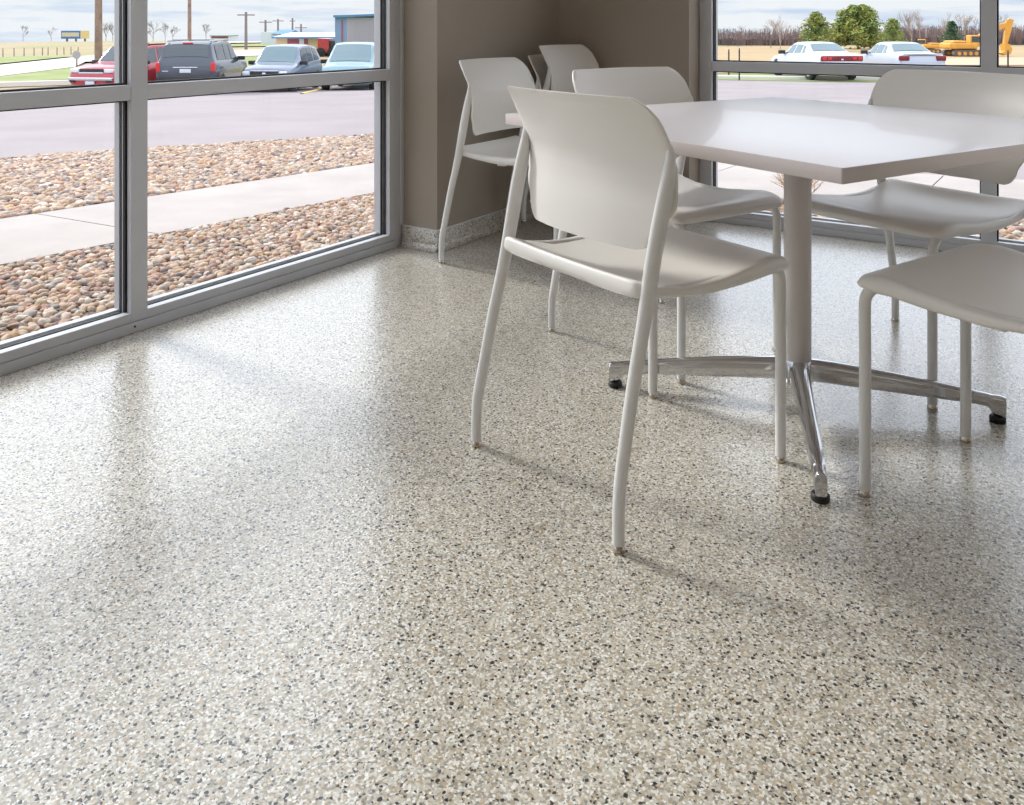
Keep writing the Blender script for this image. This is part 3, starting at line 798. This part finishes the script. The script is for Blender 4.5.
    for s in (-1, 1):
        x, hf = at(wind[0]+.02 if wind[0] < wind[1] else wind[1]+.02)
        x = (min(wind)-.5)*L_ + .16*L_*.25 + .2; zb = at(min(max(wind), .98))[1][6][1]
        bm = BX(x-.05, x+.10, min(s*hw*.93, s*(hw+.20)), max(s*hw*.93, s*(hw+.20)), zb+.0, zb+.15, .03); obj('side_mirror', bm, M['black_trim'], root, 60)
    return root, at, kz, hw
def panel(parent, name, m, x0, x1, y0, y1, z0, z1, bev=.012): return obj(name, BX(x0, x1, y0, y1, z0, z1, bev), M[m], parent, 60)
def put(root, px, py, rel):
    """rel: heading clockwise from the line of sight, degrees"""
    yaw_rel = rel + math.degrees(math.atan((px-CX)/F))
    p = gnd(px, py); root.location = p; root.rotation_euler = (0, 0, TH + R(90-yaw_rel)); return p

# red SUV, front three-quarter
rt, at_, kz, hw = car('suv', 'suv', 'red SUV parked facing the camera, partly hidden by the grey mullion', 'car', 4.8, 1.92, 1.80, 'car_red', (.575, .70), (.028, .055), [(.09, .30, .12, .29), (.32, .46, .31, .45), (.48, .66, .47, .56)], .38)
xf = 2.40
panel(rt, 'grille', 'black_trim', xf-.09, xf-.02, -.46, .46, .78, .98); panel(rt, 'grille_bar', 'chrome_trim', xf-.06, xf+.005, -.48, .48, .80, .86); panel(rt, 'bumper', 'chrome_trim', xf-.12, xf+.06, -.86, .86, .56, .68, .03)
for s in (-1, 1):
    panel(rt, 'headlight', 'clear_lens', xf-.16, xf-.01, min(s*.50, s*.83), max(s*.50, s*.83), .84, .98, .03)
    panel(rt, 'fog_lamp', 'black_trim', xf-.10, xf+.062, min(s*.62, s*.8), max(s*.62, s*.8), .50, .58, .01)
    panel(rt, 'roof_rail', 'black_trim', -1.9, .2, s*.66-.02, s*.66+.02, 1.78, 1.83)
panel(rt, 'licence_plate', 'plate', xf+.02, xf+.07, -.17, .17, .42, .54, .005)
put(rt, 134, 91.5, 215); rt.scale = (.95, .95, .93)
# black SUV, rear three-quarter
rt, at_, kz, hw = car('suv', 'suv', 'black SUV seen from behind, showing red tail lamps and a roof rack', 'car', 5.0, 1.98, 1.88, 'car_black', (.575, .70), (.024, .056), [(.085, .28, .11, .27), (.31, .45, .30, .44), (.47, .67, .46, .565)], .38)
xr = -2.5
for s in (-1, 1):
    panel(rt, 'tail_lamp', 'red_lens', xr-.01, xr+.16, min(s*.82, s*.955), max(s*.82, s*.955), .86, 1.16, .02)
    panel(rt, 'roof_rail', 'chrome_trim', -2.1, .3, s*.70-.02, s*.70+.02, 1.86, 1.92)
panel(rt, 'roof_crossbar', 'black_trim', -1.6, -1.54, -.70, .70, 1.90, 1.93)
panel(rt, 'brake_lamp', 'red_lens', xr+.26, xr+.34, -.16, .16, 1.80, 1.84, .005)
panel(rt, 'licence_plate', 'plate', xr-.02, xr+.03, -.18, .18, .82, .95, .005); panel(rt, 'handle_trim', 'chrome_trim', xr-.03, xr+.03, -.40, .40, .985, 1.02)
panel(rt, 'bumper', 'black_trim', xr-.08, xr+.15, -.93, .93, .50, .72, .04)
panel(rt, 'badge', 'chrome_trim', xr-.01, xr+.03, .55, .75, .86, .89, .004)
put(rt, 206, 91.5, 15); rt.scale = (.97, .97, .95)
# dark grey crossover, front three-quarter
rt, at_, kz, hw = car('crossover', 'crossover_car', 'dark grey crossover parked nose to the camera, between the black SUV and pale minivan', 'car', 4.5, 1.82, 1.68, 'car_graphite', (.565, .715), (.02, .08), [(.10, .26, .13, .25), (.29, .43, .28, .42), (.45, .64, .44, .55)], .34, front_glass='carglass_light')
xf = 2.25
panel(rt, 'grille', 'black_trim', xf-.14, xf-.005, -.50, .50, .62, .80); panel(rt, 'grille_emblem', 'chrome_trim', xf-.05, xf+.01, -.07, .07, .67, .76, .02); panel(rt, 'grille_bar', 'chrome_trim', xf-.15, xf-.02, -.52, .52, .80, .83)
for s in (-1, 1): panel(rt, 'headlight', 'clear_lens', xf-.28, xf-.03, min(s*.52, s*.80), max(s*.52, s*.80), .66, .80, .04)
panel(rt, 'licence_plate', 'plate', xf-.02, xf+.02, -.16, .16, .42, .52, .005)
put(rt, 284, 90, 198); rt.scale = (.95, .95, .97)
# pale teal minivan nearly head-on
rt, at_, kz, hw = car('van', 'minivan', 'pale teal minivan facing the camera at the right end of the left window', 'car', 4.9, 1.92, 1.74, 'car_teal', (.60, .79), (.02, .06), [(.08, .28, .09, .27), (.31, .48, .30, .47), (.51, .74, .50, .60)], .34, front_glass='carglass_light')
xf = 2.45
for s in (-1, 1):
    panel(rt, 'headlight', 'clear_lens', xf-.34, xf-.06, min(s*.42, s*.78), max(s*.42, s*.78), .62, .74, .04); panel(rt, 'turn_lamp', 'amber', xf-.40, xf-.14, min(s*.74, s*.86), max(s*.74, s*.86), .62, .72, .03)
panel(rt, 'grille', 'black_trim', xf-.20, xf-.02, -.36, .36, .56, .66); panel(rt, 'lower_grille', 'black_trim', xf-.10, xf+.01, -.6, .6, .36, .46)
put(rt, 356, 88, 189)
# sedans at the right
for (px, py, lab, pnt, lens) in [(813, 77.5, 'white sedan with a full-width red tail lamp bar, left of the two sedans', 'car_white', 'bar'), (896, 77.8, 'silver sedan with two dark red tail lamps, right of the two sedans', 'car_silver', 'pair')]:
    rt, at_, kz, hw = car('sedan', 'sedan', lab, 'car', 4.8, 1.85, 1.42, pnt, (.575, .695), (.205, .312), [(.27, .33, .335, .36), (.35, .48, .37, .475), (.50, .665, .49, .56)], .32, glass='carglass_light')
    xr = -2.4
    if lens == 'bar':
        panel(rt, 'tail_lamp', 'dark_red_lens', xr-.03, xr+.08, -.84, .84, .74, .94, .03)
        for y in (-.72, -.5, .5, .72): panel(rt, 'lamp_cell', 'red_lens', xr-.036, xr+.02, y-.08, y+.08, .78, .90, .02)
        panel(rt, 'emblem', 'chrome_trim', xr-.04, xr, -.05, .05, .77, .83, .01)
    else:
        for s in (-1, 1): panel(rt, 'tail_lamp', 'dark_red_lens', xr-.03, xr+.14, min(s*.50, s*.88), max(s*.50, s*.88), .76, .96, .05)
        panel(rt, 'spoiler', pnt, xr-.02, xr+.12, -.74, .74, .99, 1.03, .02)
    panel(rt, 'bumper', pnt, xr-.06, xr+.1, -.86, .86, .44, .66, .05); panel(rt, 'licence_plate', 'plate', xr-.075, xr, -.16, .16, .50, .60, .005)
    put(rt, px, py, -26 if lens == 'bar' else -23); rt.scale = (1.13, 1.13, 1.16)

# ------------------------------------------------------------------ poles, signs, buildings
M['pole_wood'] = mat('weathered_pole', rgb(150,124,104), .9, var=(3, rgb(120,100,92), 1)); M['pole_grey'] = mat('grey_pole', rgb(122,112,112), .8)
def zpx(py, Y): return H - (py-Y0)/F*Y
def pole(px, Y, top, r, label, group=None, cross=None, m='pole_wood'):
    p = ray(px, Y); h = zpx(top, Y) - p.z
    root = empty('utility_pole', p, TH); tag(root, label, 'pole', group)
    obj('post', TUBE([(0, 0, -.05), (0, 0, h*.5), (0, 0, h)], [r, r*.9, r*.8], 14), M[m], root, 60)
    for c in (cross or []): obj('crossarm', BX(-c[1]*.8, c[1]*.8, -.05, .05, h-c[0]-.06, h-c[0]+.06, .01), M[m], root)
pole(98.5, 48, -60, .21, 'thick weathered wooden pole rising behind the red SUV')
pole(189.5, 70, -30, .16, 'tall slim bare pole without crossarm above the black SUV', m='pole_wood')
UG = 'utility poles with crossarms along the far road'
pole(246, 88, 12, .16, 'tallest utility pole with a crossarm, above the nose of the black SUV', UG, [(.3, 1.1)], 'pole_grey')
pole(265.5, 120, 20, .17, 'utility pole with a crossarm, second from the left in its row', UG, [(.3, 1.1)], 'pole_grey')
pole(278, 135, 19, .17, 'utility pole rising behind the blue-roofed shed', UG, [(.3, 1.1)], 'pole_grey')
pole(292.5, 145, 18, .17, 'taller utility pole over the middle of the white-roofed building', UG, [(.5, .6)], 'pole_grey')
pole(301, 140, 24, .17, 'short utility pole with two crossarms over the white-roofed building', UG, [(.6, 1.2), (1.5, 1.0)], 'pole_grey')
for px, py0, py1, lb in [(718.7+10.6-.5, 76, 49, 'thin dark post at the left of the right window, left of its pair'), (739.3, 80, 48, 'taller thin dark post left of the white sedan'), (1008, 78, 50, 'thin dark post right of the grey mullion before the digger')]:
    p = gnd(px, py0); X, Y = invw(p.x, p.y); h = zpx(py1, Y)-p.z
    o = obj('marker_post', TUBE([(0, 0, -.05), (0, 0, h*.9), (0, 0, h)], [.035, .035, .02], 8), M['black_trim'], None, 60, p); tag(o, lb, 'post')
# fence posts on the far left
for i, px in enumerate([3, 14, 24, 34, 42.5, 48, 57, 64, 71, 78]):
    p = gnd(px, 58.2-.05*px); X, Y = invw(p.x, p.y); h = zpx(48.3-.02*px, Y)-p.z
    o = obj('fence_post', TUBE([(0, 0, -.05), (rnd.uniform(-.03, .03), 0, h)], [.04, .03], 7), M['pole_grey'], None, 60, p)
    tag(o, 'short weathered post of the field fence across the road on the left', 'fence post', 'fence posts across the road')
# small octagonal sign seen from its back
M['sign_back'] = mat('galvanised_sign_back', rgb(168,162,166), .5, metal=.2)
p = gnd(76.5, 71); X, Y = invw(p.x, p.y)
sg = empty('road_sign', p, TH); tag(sg, 'grey octagonal road sign seen from behind beside the red SUV', 'sign')
zc = zpx(55, Y)-p.z; rr = 6.6/F*Y*.62
obj('sign_post', TUBE([(0, .03, -.05), (0, .03, zc+rr*.6)], .04, 8), M['pole_wood'], sg)
bm = TUBE([(0, -.01, zc), (0, .012, zc)], rr*1.06, 8, up=(math.cos(R(22.5)), 0, math.sin(R(22.5)))); obj('sign_face', bm, M['sign_back'], sg)
# billboard
M['bill_blue'] = mat('billboard_blue', rgb(70,110,160), .6); M['bill_yellow'] = mat('billboard_yellow', rgb(206,186,130), .6, var=(1.0, rgb(150,170,180), .6)); M['bill_side'] = mat('billboard_tan', rgb(206,186,126), .6)
Y = 150; p = ray(74.5, Y); bl = empty('billboard', p, TH); tag(bl, 'wide blue and yellow billboard on the left horizon', 'billboard')
u = Y/F; z1, z0 = zpx(30.7, Y)-p.z, zpx(38.8, Y)-p.z
obj('board', BX(-13.5*u, 6*u, 0, .4, z0, z1), M['bill_blue'], bl); obj('message_panel', BX(-12.6*u, 4.6*u, -.05, 0, z0+2.2*u, z1-1.8*u), M['bill_yellow'], bl); obj('side_panel', BX(6*u, 13.8*u, 0, .4, z0+.2*u, z1-.1*u), M['bill_side'], bl)
for x in (-9, 0, 9): obj('support_post', BX(x*u-.12, x*u+.12, .4, .7, -.3, z1-.3), M['pole_grey'], bl)
# buildings
M['b_white'] = mat('white_roof_metal', rgb(226,232,238), .5); M['b_tan'] = mat('tan_siding', rgb(206,184,142), .8, var=(.6, rgb(196,174,130), .5)); M['b_maroon'] = mat('maroon_siding', rgb(150,78,88), .8)
M['b_blue'] = mat('blue_grey_siding', rgb(112,138,172), .7); M['b_grey'] = mat('grey_ribbed_siding', rgb(172,168,176), .7); M['b_bluetrim'] = mat('blue_trim', rgb(70,124,166), .5)
M['b_red'] = mat('dark_red_wall', rgb(150,70,84), .8); M['b_green'] = mat('muted_green_trim', rgb(110,140,130), .7); M['b_pale'] = mat('pale_wall', rgb(204,208,214), .8)
def bld(name, pxc, Y, label, turn=0.0):
    p = ray(pxc, Y); r = empty(name, p, TH+turn); tag(r, label, 'building'); return r, Y/F, p
def zz(py, Y, p): return zpx(py, Y)-p.z
# tan and maroon shed with white roof
b, u, p = bld('warehouse', 305, 75, 'low tan and maroon building with a white metal roof', 0)
zt = zz(36.5, 75, p); 
obj('wall', BX(-29*u, 34*u, 0, 9, -.3, zt), M['b_tan'], b)
obj('door_panel', BX(-17.5*u, 3*u, -.06, .02, -.2, zt-.15), M['b_maroon'], b)
obj('window', BX(-5.5*u, -.8*u, -.10, -.05, zt-.75, zt-.2), M['b_pale'], b)
bm = bmesh.new(); vs = [bm.verts.new(v) for v in [(-31*u, -.7, zt-.05), (36*u, -.7, zt-.05), (36*u, 4.5, zt+.33), (-27*u, 4.5, zt+.33), (-31*u, 9.7, zt-.05), (36*u, 9.7, zt-.05)]]
bm.faces.new((vs[0], vs[1], vs[2], vs[3])); bm.faces.new((vs[3], vs[2], vs[5], vs[4])); bm.faces.new((vs[0], vs[3], vs[4])); bm.faces.new((vs[1], vs[5], vs[2])); bm.faces.new((vs[0], vs[4], vs[5], vs[1]))
obj('roof', bm, M['b_white'], b)
obj('gutter', BX(-31*u, 36*u, -.78, -.68, zt-.16, zt-.02), M['b_bluetrim'], b)
# tall blue grey building
b, u, p = bld('metal_building', 358, 62, 'tall blue-grey ribbed metal building with bright blue roof trim', 0)
zt = zz(17.5, 62, p)
obj('wall', BX(-11*u, 46*u, 0, 14, -.3, zt), M['b_grey'], b)
bm = bmesh.new()
for k in range(44): box(bm, -10*u+k*1.3*u, -10*u+k*1.3*u+.03, -.04, .0, -.2, zt-.1)
obj('siding_rib', bm, M['b_grey'], b)['kind'] = 'stuff'
obj('corner_panel', BX(-23*u, -11*u, -.01, 14, -.3, zt+.02), M['b_blue'], b)
obj('corner_stripe', BX(-16.5*u, -15*u, -.05, -.01, 0, zt-.2), M['b_maroon'], b)
bm = bmesh.new(); vs = [bm.verts.new(v) for v in [(-24*u, -.3, zt), (47*u, -.3, zt+.15), (47*u, 14.3, zt+.15), (-24*u, 14.3, zt), (-24*u, -.3, zt+.16), (47*u, -.3, zt+.32), (47*u, 14.3, zt+.32), (-24*u, 14.3, zt+.16)]]
for q in ((0, 1, 5, 4), (1, 2, 6, 5), (2, 3, 7, 6), (3, 0, 4, 7), (4, 5, 6, 7), (3, 2, 1, 0)): bm.faces.new([vs[i] for i in q])
obj('roof', bm, M['b_bluetrim'], b)
# blue roofed shed further off
b, u, p = bld('shed', 280, 115, 'small far shed with a bright blue roof behind the white-roofed building')
z0 = zz(34, 115, p); obj('wall', BX(-19*u, -6.5*u, 0, 5, -.3, zz(32.0, 115, p)), M['b_pale'], b)
obj('annex', BX(-6.5*u, 9*u, 0, 6, -.3, z0), M['b_pale'], b)
bm = bmesh.new(); zr = zz(30, 115, p)
vs = [bm.verts.new(v) for v in [(-8*u, -.4, z0), (9.5*u, -.4, z0), (9.5*u, 3, zr), (-6.5*u, 3, zr), (-8*u, 6.4, z0), (9.5*u, 6.4, z0)]]
for q in ((0, 1, 2, 3), (3, 2, 5, 4), (0, 3, 4), (1, 5, 2), (0, 4, 5, 1)): bm.faces.new([vs[i] for i in q])
obj('roof', bm, M['b_bluetrim'], b)
# long low building on the horizon
b, u, p = bld('farm_building', 219.5, 150, 'long low red and white building on the horizon above the black SUV')
obj('wall', BX(-9*u, 9*u, 0, 5, -.3, zz(37.0, 150, p)), M['b_pale'], b); obj('wall_band', BX(-8*u, 8.5*u, -.06, 0, zz(38.2, 150, p), zz(36.4, 150, p)), M['b_red'], b)
obj('roof', BX(-9.5*u, 9.5*u, -.3, 5.3, zz(36.4, 150, p), zz(35.4, 150, p)), M['b_green'], b)
# red box truck body and dark pickup beside the shed
p = ray(326, 66); tr = empty('box_truck', p, TH); tag(tr, 'small red box truck parked in front of the tan building', 'truck'); u = 66/F
obj('cargo_box', BX(-8.5*u, 3*u, 0, 2.2, .35, zz(38.5, 66, p), .03), M['car_red'], tr); obj('cab', BX(3.2*u, 9.5*u, .1, 2.0, .35, zz(40.5, 66, p), .12), M['black_trim'], tr)
obj('windshield', BX(8.6*u, 9.6*u, .25, 1.85, 1.1, 1.55, .02), M['carglass'], tr)
for x in (-5.5*u, 6*u):
    for yy in (-.02, 2.02): obj('wheel', TUBE([(x, yy-.1, .38), (x, yy+.1, .38)], .38, 16, up=(0, 0, 1)), M['tyre'], tr, 40)

# ------------------------------------------------------------------ diggers
M['cat_yellow'] = mat('machine_yellow', rgb(214,156,60), .5, var=(2, rgb(196,140,56), .6)); M['track'] = mat('steel_track', rgb(96,84,80), .8)
def digger(px, py, turn, label, sc=1.0, arm=True):
    p = gnd(px, py); r = empty('excavator', p, TH+turn); tag(r, label, 'excavator')
    S = lambda *v: [a*sc for a in v]
    for y in (-1.15, 1.15):
        bm = bmesh.new(); pts = []
        for a in range(-90, 91, 30): pts.append((1.75+.42*math.cos(R(a)), .45+.42*math.sin(R(a))))
        for a in range(90, 271, 30): pts.append((-1.75+.42*math.cos(R(a)), .45+.42*math.sin(R(a))))
        A = [bm.verts.new((x*sc, (y-.3)*sc, z*sc)) for x, z in pts]; B = [bm.verts.new((x*sc, (y+.3)*sc, z*sc)) for x, z in pts]
        n = len(pts)
        for i in range(n): bm.faces.new((A[i], A[(i+1) % n], B[(i+1) % n], B[i]))
        bm.faces.new(A[::-1]); bm.faces.new(B); t = obj('track', bm, M['track'], r)
        bm = bmesh.new()
        for k in range(5): sweep(bm, [Vector(((-1.5+k*.75)*sc, (y-.34)*sc, .42*sc)), Vector(((-1.5+k*.75)*sc, (y+.34)*sc, .42*sc))], .24*sc, 12)
        obj('track_roller', bm, M['cat_yellow'], t)['kind'] = 'stuff'
    obj('undercarriage', BX(*S(-1.2, 1.2, -.9, .9, .5, .95), .04), M['track'], r)
    obj('house', BX(*S(-2.3, 1.0, -1.35, 1.35, .98, 1.75), .10), M['cat_yellow'], r, 60); obj('engine_cover', BX(*S(-2.1, -.3, -1.2, 1.2, 1.7, 2.05), .12), M['cat_yellow'], r, 60)
    obj('counterweight', BX(*S(-2.6, -2.0, -1.3, 1.3, 1.0, 1.8), .16), M['cat_yellow'], r, 60)
    cb = obj('cab', BX(*S(.05, 1.35, -1.3, -.3, 1.3, 2.75), .08), M['cat_yellow'], r, 60)
    obj('cab_window', BX(*S(.2, 1.37, -1.32, -.28, 1.85, 2.6), .02), M['carglass'], cb)
    if arm:
        def seg(nm, pts, w, par=r):
            bm = bmesh.new(); n = len(pts)
            A = [bm.verts.new((x*sc, (-w)*sc+.1*sc, z*sc)) for x, z in pts]; B = [bm.verts.new((x*sc, w*sc+.1*sc, z*sc)) for x, z in pts]
            for i in range(n): bm.faces.new((A[i], A[(i+1) % n], B[(i+1) % n], B[i]))
            bm.faces.new(A[::-1]); bm.faces.new(B); return obj(nm, bm, M['cat_yellow'], par)
        seg('boom', [(.9, 1.5), (2.2, 2.9), (3.3, 3.9), (5.9, 4.35), (6.1, 3.95), (3.8, 3.1), (2.9, 2.4), (1.5, 1.2)], .22)
        seg('arm', [(5.3, 4.0), (6.0, 4.85), (6.6, 4.7), (6.35, 3.6), (5.75, 1.5), (5.3, 1.5), (5.5, 3.3)], .18)
        seg('bucket', [(5.2, 1.6), (5.9, 1.6), (6.2, .9), (6.0, .3), (5.3, .15), (4.8, .45), (5.3, .75)], .5)
        obj('hydraulic_ram', TUBE([Vector((3.4*sc, .1*sc, 4.05*sc)), Vector((5.8*sc, .1*sc, 4.75*sc))], .08*sc, 8), M['hub'], r)
    return r
digger(964, 56.5, R(4), 'yellow tracked excavator whose arm reaches past the grey mullion', .62)
r2 = digger(927, 53.5, R(172), 'smaller yellow machine behind the silver sedan, left of the large excavator', .46, arm=False)

# ------------------------------------------------------------------ camera, sky, light
cam = bpy.data.cameras.new('camera'); co = bpy.data.objects.new('camera', cam); COL.objects.link(co)
co.location = (0, 0, H); co.rotation_euler = (R(90), 0, TH)
cam.sensor_width = 36; cam.sensor_fit = 'HORIZONTAL'; cam.lens = F/1024*36; cam.clip_start = .05; cam.clip_end = 2000
cam.shift_x = 0; cam.shift_y = -(402.5-Y0)/1024
SC.camera = co

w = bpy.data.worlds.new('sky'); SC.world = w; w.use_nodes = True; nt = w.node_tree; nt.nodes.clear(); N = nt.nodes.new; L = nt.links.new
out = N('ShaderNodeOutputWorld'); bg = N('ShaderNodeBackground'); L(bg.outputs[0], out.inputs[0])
tc = N('ShaderNodeTexCoord'); sp = N('ShaderNodeSeparateXYZ'); L(tc.outputs['Generated'], sp.inputs[0])
mp = N('ShaderNodeMapping'); mp.inputs['Scale'].default_value = (6, 6, 60); mp.inputs['Location'].default_value = (.7, 1.3, .25); L(tc.outputs['Generated'], mp.inputs[0])
nz = N('ShaderNodeTexNoise'); nz.inputs['Scale'].default_value = 1.0; nz.inputs['Detail'].default_value = 6; nz.inputs['Roughness'].default_value = .55; L(mp.outputs[0], nz.inputs[0])
cr = N('ShaderNodeValToRGB'); e = cr.color_ramp.elements
e[0].position, e[0].color = .34, (.64, .74, .92, 1); e[1].position, e[1].color = .50, (.93, .95, 1.0, 1)
L(nz.outputs['Fac'], cr.inputs[0])
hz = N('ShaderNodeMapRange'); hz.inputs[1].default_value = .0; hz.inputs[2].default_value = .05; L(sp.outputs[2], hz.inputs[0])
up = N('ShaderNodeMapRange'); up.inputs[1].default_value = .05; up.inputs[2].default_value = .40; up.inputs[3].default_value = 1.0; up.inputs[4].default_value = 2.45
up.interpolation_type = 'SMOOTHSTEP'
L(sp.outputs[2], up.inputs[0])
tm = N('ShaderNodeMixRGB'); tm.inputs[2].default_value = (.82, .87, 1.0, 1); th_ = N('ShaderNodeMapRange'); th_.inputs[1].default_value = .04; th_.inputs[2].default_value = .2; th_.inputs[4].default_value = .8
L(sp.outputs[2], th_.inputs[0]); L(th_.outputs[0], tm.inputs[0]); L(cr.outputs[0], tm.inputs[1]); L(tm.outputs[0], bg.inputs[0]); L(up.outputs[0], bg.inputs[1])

sun = bpy.data.lights.new('sun', 'SUN'); so = bpy.data.objects.new('sun', sun); COL.objects.link(so)
sun.energy = 3.3; sun.angle = R(11); sun.color = (1, .965, .92)
dv = Vector((.85, -.07, -.56)).normalized()
so.rotation_euler = dv.to_track_quat('-Z', 'Y').to_euler(); so.location = (-6, 4, 6)

SC.view_settings.view_transform = 'Standard'; SC.view_settings.look = 'None'; SC.view_settings.exposure = 0.0; SC.view_settings.gamma = 1.0
SC.view_settings.use_curve_mapping = False
SC.cycles.use_denoising = True
SC.cycles.max_bounces = 10; SC.cycles.diffuse_bounces = 5; SC.cycles.transparent_max_bounces = 16; SC.cycles.sample_clamp_indirect = 8
